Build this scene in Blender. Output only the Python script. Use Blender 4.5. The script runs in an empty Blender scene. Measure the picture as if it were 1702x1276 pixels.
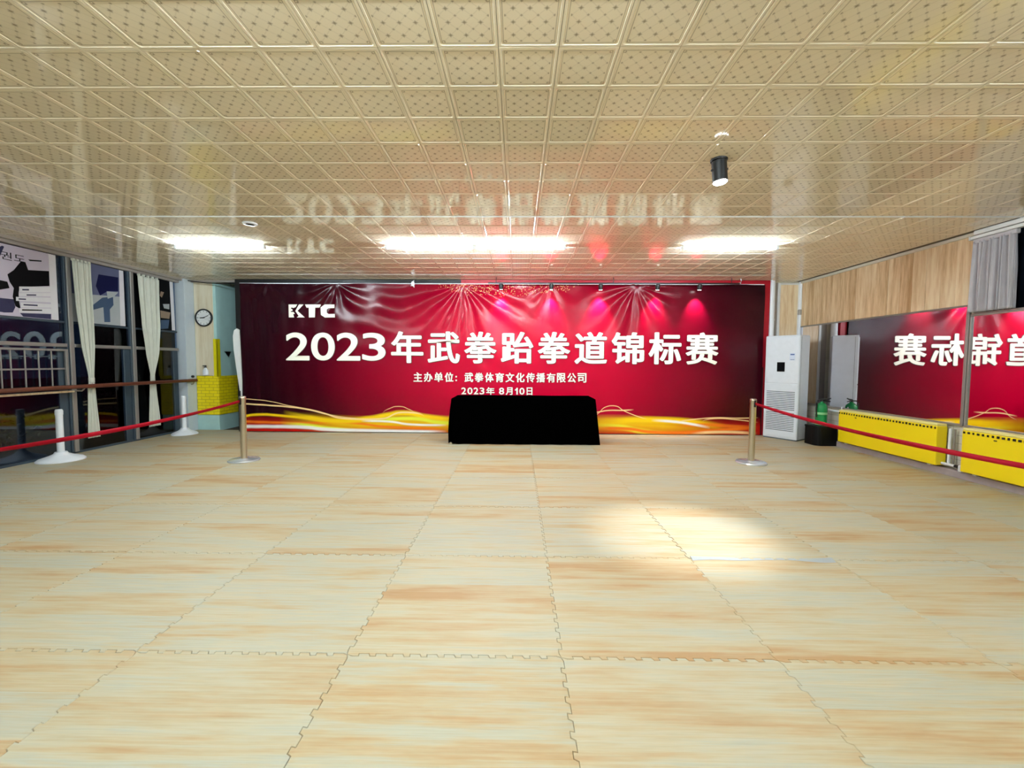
import bpy, bmesh, math, random
from mathutils import Vector, Matrix, noise, Euler

random.seed(7)
SC = bpy.context.scene
COL = SC.collection
PI = math.pi

# ------------------------------------------------------------------ camera, world, exposure
cam_d = bpy.data.cameras.new('camera')
cam_d.sensor_width = 36.0
cam_d.lens = 688.0 / 1702.0 * 36.0
cam_d.clip_start = 0.05
cam = bpy.data.objects.new('camera', cam_d)
COL.objects.link(cam)
cam.location = (0, 0, 1.370)
cam.matrix_world = (Matrix.Translation((0, 0, 1.370)) @ Matrix.Rotation(0.0131, 4, 'Z')
                    @ Matrix.Rotation(PI / 2 - 0.0525, 4, 'X') @ Matrix.Rotation(0.005, 4, 'Z'))
SC.camera = cam

W = bpy.data.worlds.new('night_sky')
SC.world = W
W.use_nodes = True
W.node_tree.nodes['Background'].inputs[0].default_value = (0.012, 0.018, 0.035, 1)
W.node_tree.nodes['Background'].inputs[1].default_value = 0.35

SC.view_settings.view_transform = 'Standard'
SC.view_settings.look = 'None'
SC.view_settings.gamma = 1.0
SC.view_settings.use_curve_mapping = False
SC.view_settings.exposure = 0.80

TUBE_POWER = 270.0          # emission of the fluorescent tubes
TUBE_COLOR = (0.80, 0.93, 1.0)

# ------------------------------------------------------------------ helpers
def lin(c):
    return tuple(((v / 255) / 12.92 if v / 255 <= 0.04045 else ((v / 255 + 0.055) / 1.055) ** 2.4) for v in c)

class NT:
    """small node-tree builder"""
    def __init__(s, name):
        s.m = bpy.data.materials.new(name)
        s.m.use_nodes = True
        s.t = s.m.node_tree
        s.b = s.t.nodes['Principled BSDF']
    def n(s, typ, **kw):
        nd = s.t.nodes.new(typ)
        for k, v in kw.items():
            setattr(nd, k, v)
        return nd
    def l(s, a, b):
        s.t.links.new(a, b)
    def put(s, sock, v):
        if isinstance(v, bpy.types.NodeSocket):
            s.l(v, sock)
        else:
            sock.default_value = v
    def math(s, op, a, b=None, c=None, clamp=False):
        nd = s.n('ShaderNodeMath', operation=op, use_clamp=clamp)
        s.put(nd.inputs[0], a)
        if b is not None: s.put(nd.inputs[1], b)
        if c is not None: s.put(nd.inputs[2], c)
        return nd.outputs[0]
    def mix(s, f, a, b, blend='MIX'):
        nd = s.n('ShaderNodeMix', data_type='RGBA', blend_type=blend)
        s.put(nd.inputs[0], f)
        s.put(nd.inputs[6], a if isinstance(a, bpy.types.NodeSocket) else (*a, 1))
        s.put(nd.inputs[7], b if isinstance(b, bpy.types.NodeSocket) else (*b, 1))
        return nd.outputs[2]
    def coord(s, which='Object'):
        return s.n('ShaderNodeTexCoord').outputs[which]
    def mapping(s, v, scale=(1, 1, 1), loc=(0, 0, 0)):
        nd = s.n('ShaderNodeMapping')
        s.l(v, nd.inputs[0])
        nd.inputs['Scale'].default_value = scale
        s.put(nd.inputs['Location'], loc)
        return nd.outputs[0]
    def noise(s, v, scale=5, detail=3, rough=0.5):
        nd = s.n('ShaderNodeTexNoise')
        s.l(v, nd.inputs['Vector'])
        nd.inputs['Scale'].default_value = scale
        nd.inputs['Detail'].default_value = detail
        nd.inputs['Roughness'].default_value = rough
        return nd.outputs[0]
    def ramp(s, f, stops):
        nd = s.n('ShaderNodeValToRGB')
        s.l(f, nd.inputs[0])
        e = nd.color_ramp.elements
        while len(e) < len(stops): e.new(0.5)
        for i, (p, c) in enumerate(stops):
            e[i].position = p
            e[i].color = (*c, 1) if len(c) == 3 else c
        return nd.outputs[0]
    def bump(s, h, strength=0.3, dist=0.01):
        nd = s.n('ShaderNodeBump')
        nd.inputs['Strength'].default_value = strength
        nd.inputs['Distance'].default_value = dist
        s.l(h, nd.inputs['Height'])
        s.l(nd.outputs[0], s.b.inputs['Normal'])
    def set(s, **kw):
        for k, v in kw.items():
            s.put(s.b.inputs[k.replace('_', ' ')], v)
        return s.m

def plain(name, rgb, rough=0.5, metal=0.0, vary=0.06, scale=12.0, bump=0.0, **kw):
    """one colour with a little procedural mottling"""
    t = NT(name)
    c = lin(rgb)
    f = t.noise(t.coord(), scale, 3)
    d = tuple(v * (1 - vary) for v in c)
    e = tuple(min(1, v * (1 + vary)) for v in c)
    t.l(t.mix(f, d, e), t.b.inputs['Base Color'])
    if bump: t.bump(f, bump, 0.01)
    return t.set(Roughness=rough, Metallic=metal, **kw)

def emit(name, rgb, strength):
    t = NT(name)
    return t.set(Base_Color=(*rgb, 1), Emission_Color=(*rgb, 1), Emission_Strength=strength)

def wloc(o):
    v = Vector((0, 0, 0))
    while o is not None:
        v += o.location
        o = o.parent
    return v

def link(name, me, mat, parent=None, local=False):
    """link a mesh; coordinates are world ones unless local"""
    if parent is not None and not local:
        me.transform(Matrix.Translation(-wloc(parent)))
    o = bpy.data.objects.new(name, me)
    COL.objects.link(o)
    if mat is not None:
        for m in (mat if isinstance(mat, (list, tuple)) else [mat]):
            me.materials.append(m)
    o.parent = parent
    return o

def obj(name, bm, mat, parent=None, local=False, smooth=False):
    me = bpy.data.meshes.new(name)
    bmesh.ops.recalc_face_normals(bm, faces=bm.faces[:])
    bm.to_mesh(me)
    bm.free()
    if smooth:
        for p in me.polygons: p.use_smooth = True
        try: me.set_sharp_from_angle(angle=math.radians(35))
        except Exception: pass
    return link(name, me, mat, parent, local)

def raw(name, verts, faces, mat, parent=None, smooth=False, local=False):
    me = bpy.data.meshes.new(name)
    me.from_pydata(verts, [], faces)
    me.update()
    if smooth:
        for p in me.polygons: p.use_smooth = True
    return link(name, me, mat, parent, local)

def box(bm, x0, x1, y0, y1, z0, z1, bevel=0.0, seg=1):
    r = bmesh.ops.create_cube(bm, size=1.0)
    vs = r['verts']
    for v in vs:
        v.co = Vector(((x0 + x1) / 2 + v.co.x * (x1 - x0), (y0 + y1) / 2 + v.co.y * (y1 - y0), (z0 + z1) / 2 + v.co.z * (z1 - z0)))
    if bevel:
        es = list({e for v in vs for e in v.link_edges})
        bmesh.ops.bevel(bm, geom=es, offset=bevel, segments=seg, affect='EDGES', profile=0.5)
    return bm

def B(x0, x1, y0, y1, z0, z1, bevel=0.0, seg=1):
    return box(bmesh.new(), x0, x1, y0, y1, z0, z1, bevel, seg)

def lathe(prof, c=(0, 0, 0), n=24, axis='Z', bm=None):
    """prof: (radius, height) from bottom to top; closed with caps"""
    bm = bm or bmesh.new()
    rings = []
    for r, h in prof:
        ring = []
        for i in range(n):
            a = 2 * PI * i / n
            p = (r * math.cos(a), r * math.sin(a), h)
            if axis == 'X': p = (p[2], p[0], p[1])
            if axis == 'Y': p = (p[0], p[2], p[1])
            ring.append(bm.verts.new(Vector(c) + Vector(p)))
        rings.append(ring)
    for a, b in zip(rings, rings[1:]):
        for i in range(n):
            bm.faces.new((a[i], a[(i + 1) % n], b[(i + 1) % n], b[i]))
    bm.faces.new(rings[0][::-1])
    bm.faces.new(rings[-1])
    return bm

def tube(pts, r, n=8, bm=None):
    bm = bm or bmesh.new()
    pts = [Vector(p) for p in pts]
    rings = []
    up = Vector((0, 0, 1))
    for i, p in enumerate(pts):
        d = (pts[min(i + 1, len(pts) - 1)] - pts[max(i - 1, 0)]).normalized()
        u = d.cross(up if abs(d.z) < 0.95 else Vector((1, 0, 0))).normalized()
        v = d.cross(u).normalized()
        rr = r[i] if isinstance(r, (list, tuple)) else r
        rings.append([bm.verts.new(p + (u * math.cos(2 * PI * k / n) + v * math.sin(2 * PI * k / n)) * rr) for k in range(n)])
    for a, b in zip(rings, rings[1:]):
        for k in range(n):
            bm.faces.new((a[k], a[(k + 1) % n], b[(k + 1) % n], b[k]))
    bm.faces.new(rings[0][::-1])
    bm.faces.new(rings[-1])
    return bm

def tag(o, label, cat, group=None):
    o['label'] = label
    o['category'] = cat
    if group: o['group'] = group
    return o

def thing(name, label, cat, loc=(0, 0, 0), group=None, rotz=0.0):
    o = bpy.data.objects.new(name, None)
    o.empty_display_size = 0.1
    COL.objects.link(o)
    o.location = loc
    o.rotation_euler = (0, 0, rotz)
    return tag(o, label, cat, group)

def struct(o, label=None, cat=None):
    o['kind'] = 'structure'
    if label: o['label'] = label
    if cat: o['category'] = cat
    return o

# ------------------------------------------------------------------ measures of the room (metres)
XL, XR = -6.50, 5.42          # glazed wall, mirror wall
YR, YB = -3.60, 8.10          # rear wall, end wall left and right of the banner
ZC = 2.927                    # ceiling

# ------------------------------------------------------------------ materials
def mat_floor():
    t = NT('foam_mat_wood_print')
    co = t.coord()
    info = t.n('ShaderNodeObjectInfo')
    rnd = info.outputs['Random']
    off = t.n('ShaderNodeCombineXYZ')
    t.put(off.inputs[0], t.math('MULTIPLY', rnd, 37.0))
    t.put(off.inputs[1], t.math('MULTIPLY', rnd, 91.0))
    add = t.n('ShaderNodeVectorMath', operation='ADD')
    t.l(co, add.inputs[0]); t.l(off.outputs[0], add.inputs[1])
    v = add.outputs[0]
    warp = t.noise(t.mapping(v, (0.9, 2.0, 1)), 2.0, 2)
    sep = t.n('ShaderNodeSeparateXYZ'); t.l(v, sep.inputs[0])
    # printed boards, about five to a mat
    yy = t.math('ADD', sep.outputs[1], t.math('MULTIPLY', warp, 0.03))
    idx = t.math('FLOOR', t.math('MULTIPLY', yy, 4.6))
    wn = t.n('ShaderNodeTexWhiteNoise', noise_dimensions='2D')
    cb = t.n('ShaderNodeCombineXYZ')
    t.put(cb.inputs[0], idx); t.put(cb.inputs[1], rnd)
    t.l(cb.outputs[0], wn.inputs['Vector'])
    board = wn.outputs['Value']
    s1 = t.noise(t.mapping(v, (0.75, 5.0, 1)), 1.5, 5, 0.6)
    s2 = t.noise(t.mapping(v, (0.8, 26.0, 1)), 1.6, 4, 0.6)
    s3 = t.noise(t.mapping(v, (2.5, 90.0, 1)), 1.5, 3, 0.6)
    tone = t.math('ADD', t.math('MULTIPLY', board, 0.24), t.math('MULTIPLY', s1, 0.76))
    tone = t.math('ADD', tone, t.math('MULTIPLY', t.math('SUBTRACT', s2, 0.5), 0.36))
    tone = t.math('ADD', tone, t.math('MULTIPLY', t.math('SUBTRACT', t.math('FRACT', t.math('MULTIPLY', rnd, 13.7)), 0.5), 0.13))
    col = t.ramp(tone, [(0.27, lin((172, 136, 92))), (0.36, lin((179, 156, 120))), (0.43, lin((180, 165, 134))),
                        (0.50, lin((181, 172, 147))), (0.57, lin((173, 172, 156))), (0.66, lin((179, 163, 131))), (0.77, lin((174, 143, 100)))])
    grain = t.ramp(s3, [(0.3, (0.86, 0.84, 0.80)), (0.6, (1, 1, 1))])
    col = t.mix(0.7, col, grain, 'MULTIPLY')
    mt = t.ramp(rnd, [(0.0, (0.97, 0.93, 0.85)), (0.35, (1.0, 0.99, 0.96)), (0.7, (0.95, 0.96, 0.95)), (1.0, (1.0, 0.95, 0.88))])
    col = t.mix(1.0, col, mt, 'MULTIPLY')
    t.l(col, t.b.inputs['Base Color'])
    t.bump(s2, 0.12, 0.004)
    return t.set(Roughness=0.55)

def mat_ceiling():
    t = NT('embossed_ceiling_panel')
    uv = t.n('ShaderNodeUVMap', uv_map='tile').outputs[0]
    sp = t.n('ShaderNodeSeparateXYZ'); t.l(uv, sp.inputs[0])
    u, v = sp.outputs[0], sp.outputs[1]
    def near(x, w0, w1):     # 1 close to a multiple of one
        d = t.math('PINGPONG', x, 0.5)
        mr = t.n('ShaderNodeMapRange'); t.l(d, mr.inputs[0])
        mr.inputs[1].default_value = w0; mr.inputs[2].default_value = w1
        mr.inputs[3].default_value = 1.0; mr.inputs[4].default_value = 0.0
        return mr.outputs[0]
    a = t.math('MULTIPLY', t.math('ADD', u, v), 4.0)
    b = t.math('MULTIPLY', t.math('SUBTRACT', u, v), 4.0)
    lines = t.math('MAXIMUM', near(a, 0.02, 0.075), near(b, 0.02, 0.075))
    def dots(k, o, r0, r1):
        du = t.math('PINGPONG', t.math('ADD', t.math('MULTIPLY', u, k), o), 0.5)
        dv = t.math('PINGPONG', t.math('ADD', t.math('MULTIPLY', v, k), o), 0.5)
        d = t.math('POWER', t.math('ADD', t.math('POWER', du, 0.8), t.math('POWER', dv, 0.8)), 1.25)
        mr = t.n('ShaderNodeMapRange'); t.l(d, mr.inputs[0])
        mr.inputs[1].default_value = r0; mr.inputs[2].default_value = r1
        mr.inputs[3].default_value = 1.0; mr.inputs[4].default_value = 0.0
        return mr.outputs[0]
    stars = dots(4.0, 0.0, 0.07, 0.25)
    small = dots(4.0, 0.5, 0.05, 0.16)
    mu = t.math('ABSOLUTE', t.math('SUBTRACT', u, 0.5))
    mv = t.math('ABSOLUTE', t.math('SUBTRACT', v, 0.5))
    inside = t.math('LESS_THAN', t.math('MAXIMUM', mu, mv), 0.385)
    pat = t.math('MAXIMUM', t.math('MULTIPLY', lines, 0.16), t.math('MAXIMUM', stars, t.math('MULTIPLY', small, 0.85)))
    pat = t.math('MULTIPLY', pat, inside)
    # printed outline round the panel with a ring at each corner
    fr = t.math('MAXIMUM', mu, mv)
    edge = t.math('SUBTRACT', 1.0, t.math('MULTIPLY', t.math('ABSOLUTE', t.math('SUBTRACT', fr, 0.412)), 90.0), clamp=True)
    cr = t.math('SQRT', t.math('ADD', t.math('POWER', t.math('SUBTRACT', mu, 0.385), 2.0), t.math('POWER', t.math('SUBTRACT', mv, 0.385), 2.0)))
    ring = t.math('SUBTRACT', 1.0, t.math('MULTIPLY', t.math('ABSOLUTE', t.math('SUBTRACT', cr, 0.024)), 80.0), clamp=True)
    pat = t.math('MAXIMUM', pat, t.math('MAXIMUM', t.math('MULTIPLY', edge, 0.8), t.math('MULTIPLY', ring, 0.9)))
    geo = t.n('ShaderNodeNewGeometry').outputs['Position']
    mott = t.noise(geo, 0.9, 2)
    base = t.mix(mott, lin((236, 224, 198)), lin((242, 231, 207)))
    col = t.mix(t.math('MULTIPLY', pat, 0.75), base, lin((122, 104, 76)))
    t.l(col, t.b.inputs['Base Color'])
    return t.set(Roughness=0.07, IOR=1.6)

def mat_wood(name, c1, c2, c3, axis='z', scale=1.0):
    t = NT(name)
    co = t.coord()
    info = t.n('ShaderNodeObjectInfo').outputs['Random']
    off = t.n('ShaderNodeCombineXYZ')
    for i in range(3): t.put(off.inputs[i], t.math('MULTIPLY', info, 17.0 + 9 * i))
    add = t.n('ShaderNodeVectorMath', operation='ADD')
    t.l(co, add.inputs[0]); t.l(off.outputs[0], add.inputs[1])
    sc = {'z': (14, 14, 1.3), 'y': (14, 1.3, 14), 'x': (1.3, 14, 14)}[axis]
    s1 = t.noise(t.mapping(add.outputs[0], sc), 1.0 * scale, 5, 0.6)
    s2 = t.noise(t.mapping(add.outputs[0], tuple(v * 2.6 for v in sc)), 1.6 * scale, 3)
    f = t.math('ADD', t.math('MULTIPLY', s1, 0.75), t.math('MULTIPLY', s2, 0.25))
    f = t.math('ADD', f, t.math('MULTIPLY', t.math('SUBTRACT', info, 0.5), 0.2))
    t.l(t.ramp(f, [(0.30, lin(c1)), (0.48, lin(c2)), (0.66, lin(c3))]), t.b.inputs['Base Color'])
    t.bump(s1, 0.1, 0.003)
    return t.set(Roughness=0.45)

def mat_glass(name, tint, refl=1.0):
    t = NT(name)
    nt = t.t
    tr = t.n('ShaderNodeBsdfTransparent'); tr.inputs[0].default_value = (*tint, 1)
    gl = t.n('ShaderNodeBsdfGlossy'); gl.inputs['Roughness'].default_value = 0.02
    gl.inputs[0].default_value = (refl, refl, refl, 1)
    fz = t.n('ShaderNodeFresnel'); fz.inputs[0].default_value = 1.45
    mx = t.n('ShaderNodeMixShader')
    t.l(fz.outputs[0], mx.inputs[0]); t.l(tr.outputs[0], mx.inputs[1]); t.l(gl.outputs[0], mx.inputs[2])
    t.l(mx.outputs[0], nt.nodes['Material Output'].inputs[0])
    return t.m

def mat_bricks(name, c, cm):
    t = NT(name)
    co = t.coord()
    sp = t.n('ShaderNodeSeparateXYZ'); t.l(co, sp.inputs[0])
    cb = t.n('ShaderNodeCombineXYZ')
    t.put(cb.inputs[0], t.math('ADD', sp.outputs[0], sp.outputs[1])); t.put(cb.inputs[1], sp.outputs[2])
    br = t.n('ShaderNodeTexBrick')
    t.l(cb.outputs[0], br.inputs['Vector'])
    br.inputs['Scale'].default_value = 1.0
    br.inputs['Brick Width'].default_value = 0.16
    br.inputs['Row Height'].default_value = 0.06
    br.inputs['Mortar Size'].default_value = 0.005
    br.inputs['Color1'].default_value = (*lin(c), 1)
    br.inputs['Color2'].default_value = (*lin(tuple(v * 0.96 for v in c)), 1)
    br.inputs['Mortar'].default_value = (*lin(cm), 1)
    t.l(br.outputs['Color'], t.b.inputs['Base Color'])
    inv = t.math('SUBTRACT', 1.0, br.outputs['Fac'])
    t.bump(inv, 0.6, 0.006)
    return t.set(Roughness=0.5)

def mat_tiles(name, c, cm, w, h):
    m = NT(name)
    co = m.coord()
    sp = m.n('ShaderNodeSeparateXYZ'); m.l(co, sp.inputs[0])
    cb = m.n('ShaderNodeCombineXYZ')
    m.put(cb.inputs[0], m.math('ADD', sp.outputs[0], sp.outputs[1])); m.put(cb.inputs[1], sp.outputs[2])
    br = m.n('ShaderNodeTexBrick')
    br.offset = 0.0
    m.l(cb.outputs[0], br.inputs['Vector'])
    br.inputs['Scale'].default_value = 1.0
    br.inputs['Brick Width'].default_value = w
    br.inputs['Row Height'].default_value = h
    br.inputs['Mortar Size'].default_value = 0.003
    br.inputs['Color1'].default_value = (*lin(c), 1)
    br.inputs['Color2'].default_value = (*lin(c), 1)
    br.inputs['Mortar'].default_value = (*lin(cm), 1)
    m.l(br.outputs['Color'], m.b.inputs['Base Color'])
    return m.set(Roughness=0.3)

M_FLOOR = mat_floor()
M_CEIL = mat_ceiling()
M_UNDER = plain('underfloor_screed', (70, 62, 48), 0.9)
M_CEILBACK = plain('ceiling_grid_metal', (120, 105, 80), 0.5)
M_WHITE = plain('white_paint', (226, 228, 228), 0.5)
M_CREAM = plain('cream_paint', (214, 208, 190), 0.7)
M_BLUEWHITE = plain('pale_blue_white_paint', (196, 206, 214), 0.55)
M_TEAL = plain('teal_wall_paint', (178, 216, 214), 0.55, vary=0.1, scale=6)
M_GREYTRIM = plain('grey_plastic_trim', (158, 150, 142), 0.45)
M_ALU = plain('aluminium_frame', (150, 146, 142), 0.38, metal=0.4)
M_ALUDARK = plain('dark_blue_grey_frame', (62, 76, 88), 0.45, metal=0.2)
M_CHROME = plain('brushed_steel', (205, 195, 175), 0.28, metal=1.0)
M_STEELBASE = plain('steel_base_plate', (206, 210, 216), 0.25, metal=0.6)
M_BLACK = plain('black_plastic', (12, 12, 14), 0.45)
M_BLACKBEAM = plain('black_frame_steel', (10, 10, 11), 0.5)
M_VOID = plain('dark_recess_paint', (16, 18, 20), 0.9)
M_WHITEPL = plain('white_plastic', (232, 236, 242), 0.35)
M_AC = plain('white_enamel_casing', (222, 228, 236), 0.3)
M_DARKGLASS = plain('black_display_glass', (8, 9, 12), 0.1)
M_LOUVRE = plain('grey_louvre_gap', (88, 98, 106), 0.6)
M_YELLOW = plain('yellow_enamel', (255, 226, 14), 0.4, vary=0.04, scale=4)
M_YELLOWTOP = plain('pale_yellow_enamel', (240, 228, 140), 0.4)
M_YGUARD = plain('yellow_corner_foam', (228, 214, 0), 0.5)
M_YBRICK = mat_bricks('yellow_brick_foam', (250, 228, 10), (196, 172, 8))
M_WTILE = mat_tiles('white_wall_tile', (212, 206, 192), (160, 154, 140), 0.2, 0.1)
M_CURB = plain('lilac_grey_stone_curb', (168, 156, 156), 0.6, vary=0.15)
M_MIRROR = NT('mirror_silver').set(Base_Color=(0.80, 0.78, 0.82, 1), Metallic=1.0, Roughness=0.015)
M_GLASS = mat_glass('night_window_glass', (0.50, 0.60, 0.74))
M_PINE = mat_wood('pine_laminate', (184, 146, 104), (222, 192, 152), (240, 220, 186), 'z')
M_PINE2 = mat_wood('pale_pine_laminate', (190, 170, 138), (216, 202, 172), (226, 216, 192), 'z')
M_BARRE = mat_wood('dark_varnished_wood', (52, 24, 14), (82, 38, 24), (104, 52, 34), 'y')
M_CURTAIN = plain('white_curtain_cloth', (206, 208, 196), 0.85, vary=0.08, scale=8)
M_GREYCURT = plain('grey_curtain_cloth', (192, 188, 194), 0.85, vary=0.12, scale=9)
M_RIBBON = plain('red_webbing', (150, 0, 26), 0.7, Specular_IOR_Level=0.12)
M_BLACKCLOTH = plain('black_table_cloth', (1, 1, 1), 1.0, Specular_IOR_Level=0.0)
M_TABLEWOOD = plain('table_laminate', (150, 140, 126), 0.5)
M_GREEN = plain('green_enamel', (12, 128, 66), 0.25)
M_GREENL = plain('pale_green_label', (120, 190, 130), 0.4)
M_REDFRAME = plain('crimson_painted_board', (168, 0, 30), 0.45)
M_BLACKBOX = plain('black_lacquer_box', (3, 4, 5), 0.5, Specular_IOR_Level=0.2)
M_TUBE = emit('fluorescent_tube_glow', TUBE_COLOR, TUBE_POWER)
M_LENS = emit('lamp_lens_glow', (1.0, 0.97, 0.93), 30.0)
M_STREET = emit('street_lamp_glow', (0.75, 0.85, 1.0), 10.0)
M_LEAF = plain('dark_leaf_green', (40, 62, 34), 0.6, vary=0.3)
M_ASPHALT = plain('asphalt_outside', (42, 42, 46), 0.9)
M_P_LILAC = plain('poster_lilac_paper', (196, 188, 206), 0.5, vary=0.1, scale=3)
M_P_BLACK = plain('poster_black_ink', (8, 8, 12), 0.5, Specular_IOR_Level=0.1)
M_P_SLATE = plain('poster_slate_ink', (56, 56, 84), 0.5, Specular_IOR_Level=0.1, vary=0.2)
M_P_WHITE = plain('poster_white_paper', (222, 220, 226), 0.5)
M_P_BLUE = plain('poster_blue_grey_ink', (92, 98, 130), 0.5, vary=0.15, scale=5)
M_P_GREY = plain('poster_pale_grey_ink', (170, 176, 180), 0.5)
M_P_STEEL = plain('poster_steel_blue_ink', (60, 82, 112), 0.5)
M_P_TAN = plain('poster_tan_ink', (150, 128, 108), 0.5)
M_P_NAVY = plain('poster_navy_ink', (24, 26, 66), 0.5, Specular_IOR_Level=0.1)
M_PLASTICWHITE = plain('ivory_plastic', (220, 222, 220), 0.4)
M_IVORY = plain('ivory_printed_letters', (246, 244, 226), 0.5, vary=0.02)
M_LETTEREDGE = plain('dark_maroon_letter_edge', (64, 4, 12), 0.5)

# ------------------------------------------------------------------ floor with interlocking mats
floor = struct(obj('floor', B(XL - 0.1, XR + 0.1, YR, 8.8, -0.12, -0.022), M_UNDER),
               'floor of large wood-print foam mats with jigsaw edges', 'floor')

def mat_outline():
    n, a = 12, 0.0085
    def edge():
        pts = [(0.0, 0.0)]
        for i in range(n):
            p = 1.0 / n
            s = 0.02 + (i / n) * 0.96
            p *= 0.96
            pts += [(s + 0.10 * p, -a), (s + 0.44 * p, -a), (s + 0.40 * p, a), (s + 0.98 * p, a)]
        return pts
    e = edge()
    bot = [(t, o) for t, o in e]
    right = [(1 + o, t) for t, o in e]
    top = [(t, 1 + o) for t, o in e][1:] + [(1.0, 1.0)]
    left = [(o, t) for t, o in e][1:] + [(0.0, 1.0)]
    return bot + right + top[::-1] + left[::-1]

def make_mat(x0=None, x1=None, y1=None):
    bm = bmesh.new()
    vs = [bm.verts.new((x - 0.5, y - 0.5, 0)) for x, y in mat_outline()]
    f = bm.faces.new(vs)
    bmesh.ops.remove_doubles(bm, verts=bm.verts[:], dist=1e-5)
    f = bm.faces[:][0]
    def shrink(th):
        r = bmesh.ops.inset_individual(bm, faces=[f], thickness=th)
        return r['faces']
    ring = shrink(0.0009)
    bmesh.ops.delete(bm, geom=ring, context='FACES')
    ring = shrink(0.0022)
    inner = set(f.verts)
    for v in bm.verts:
        if v not in inner: v.co.z = -0.0022
    outer = [e for e in bm.edges if len(e.link_faces) == 1]
    r = bmesh.ops.extrude_edge_only(bm, edges=outer)
    for v in [g for g in r['geom'] if isinstance(g, bmesh.types.BMVert)]:
        v.co.z = -0.021
    for lim, co, no in ((x0, (x0, 0, 0), (-1, 0, 0)), (x1, (x1, 0, 0), (1, 0, 0)), (y1, (0, y1, 0), (0, 1, 0))):
        if lim is not None:
            bmesh.ops.bisect_plane(bm, geom=bm.verts[:] + bm.edges[:] + bm.faces[:], plane_co=co, plane_no=no, clear_outer=True)
    me = bpy.data.meshes.new('floor_mat')
    bm.to_mesh(me); bm.free()
    me.materials.append(M_FLOOR)
    return me

mat_cache = {}
for i in range(-7, 6):
    cx = 0.2112 + i + 0.5
    for j in range(-5, 7):
        cy = 1.8587 + j + 0.5
        x0 = (XL + 0.005 - cx) if cx - 0.5 < XL else None
        x1 = (XR - 0.005 - cx) if cx + 0.5 > XR else None
        y1 = (YB - 0.005 - cy) if cy + 0.5 > YB else None
        if cy - 0.5 < YR + 0.02: continue
        k = (x0, x1, y1)
        if k not in mat_cache: mat_cache[k] = make_mat(*k)
        o = bpy.data.objects.new('floor_mat', mat_cache[k])
        COL.objects.link(o)
        o.parent = floor
        o.location = (cx, cy, random.uniform(-0.0006, 0.0006))
        if (i, j) == (1, 1):          # the mat under the spotlight stands a little proud along its near edge
            o.location.z = 0.004

# curled pale foam lip along the near edge of the spot-lit mat
bm = bmesh.new()
prev = None
for k in range(25):
    f = k / 24
    x = 1.225 + f * 0.985
    up = 0.010 + 0.007 * noise.noise((x * 5.0, 0.3, 0)) - 0.006 * math.sin(f * PI)
    dp_ = 0.030 + 0.022 * noise.noise((x * 4.0, 7.3, 0)) + 0.012 * (abs(f - 0.5) * 2)
    cur = [bm.verts.new((x, 2.872, 0.001)), bm.verts.new((x, 2.866, max(0.004, up))), bm.verts.new((x, 2.866 - dp_, 0.0012))]
    if prev:
        for a, b in ((0, 1), (1, 2)): bm.faces.new((prev[a], cur[a], cur[b], prev[b]))
    prev = cur
obj('curled_edge', bm, plain('white_foam_edge', (160, 166, 168), 0.6), floor)

# ------------------------------------------------------------------ ceiling of square embossed panels
ceiling = struct(obj('ceiling', B(XL - 0.2, XR + 0.15, YR, 8.8, ZC + 0.007, ZC + 0.12), M_CEILBACK),
                 'beige ceiling of glossy square embossed panels', 'ceiling')
TS = 0.30

def tile_geo(cx, cy, verts, faces, uvs):
    def ring(h, z, ch):
        c = h - ch
        return [(-c, -h, z), (c, -h, z), (h, -c, z), (h, c, z), (c, h, z), (-c, h, z), (-h, c, z), (-h, -c, z)]
    rings = [ring(0.1493, 0.004, 0.002), ring(0.1485, 0.0, 0.002), ring(0.1375, 0.0, 0.004), ring(0.1345, 0.0030, 0.014), ring(0.1300, 0.0015, 0.022)]
    b0 = len(verts)
    for r in rings:
        for x, y, z in r:
            verts.append((cx + x, cy + y, z)); uvs.append((x / TS + 0.5, y / TS + 0.5))
    for k in range(len(rings) - 1):
        for i in range(8):
            a, b = b0 + k * 8 + i, b0 + k * 8 + (i + 1) % 8
            faces.append((a, a + 8, b + 8, b))
    k = b0 + (len(rings) - 1) * 8
    faces.append(tuple(range(k + 7, k - 1, -1)))

def tile_mesh(centres):
    verts, faces, uvs = [], [], []
    for c in centres: tile_geo(c[0], c[1], verts, faces, uvs)
    me = bpy.data.meshes.new('ceiling_panel')
    me.from_pydata(verts, [], faces)
    l = me.uv_layers.new(name='tile')
    idx = [0] * len(me.loops)
    me.loops.foreach_get('vertex_index', idx)
    flat = []
    for i in idx: flat.extend(uvs[i])
    l.data.foreach_set('uv', flat)
    me.materials.append(M_CEIL)
    me.update()
    return me

inv = cam.matrix_world.inverted()
cand = []
for i in range(-22, 19):
    for j in range(-20, 22):
        cx, cy = -0.1037 + (i + 0.5) * TS, 2.1341 + (j + 0.5) * TS
        if cx - 0.15 < XL - 0.16 or cx + 0.15 > XR + 0.14 or cy + 0.15 > 8.4 or cy - 0.15 < YR: continue
        p = inv @ Vector((cx, cy, ZC))
        seen = p.z < -0.3 and abs(p.x / -p.z) * 688 < 880 and abs(p.y / -p.z) * 688 < 665
        cand.append((0 if seen else 1, -p.z if seen else 0, cx, cy))
cand.sort()
TILE = tile_mesh([(0, 0)])
for s, d, cx, cy in cand[:300]:
    o = bpy.data.objects.new('ceiling_panel', TILE)
    COL.objects.link(o)
    o.parent = ceiling
    o.location = (cx, cy, ZC)
    o.rotation_euler = (random.uniform(-0.0012, 0.0012), random.uniform(-0.0012, 0.0012), 0)
rest = link('ceiling_panel_field', tile_mesh([(c[2], c[3]) for c in cand[300:]]), None, None)
rest.location.z = ZC
rest.parent = ceiling
rest['kind'] = 'stuff'

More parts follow.
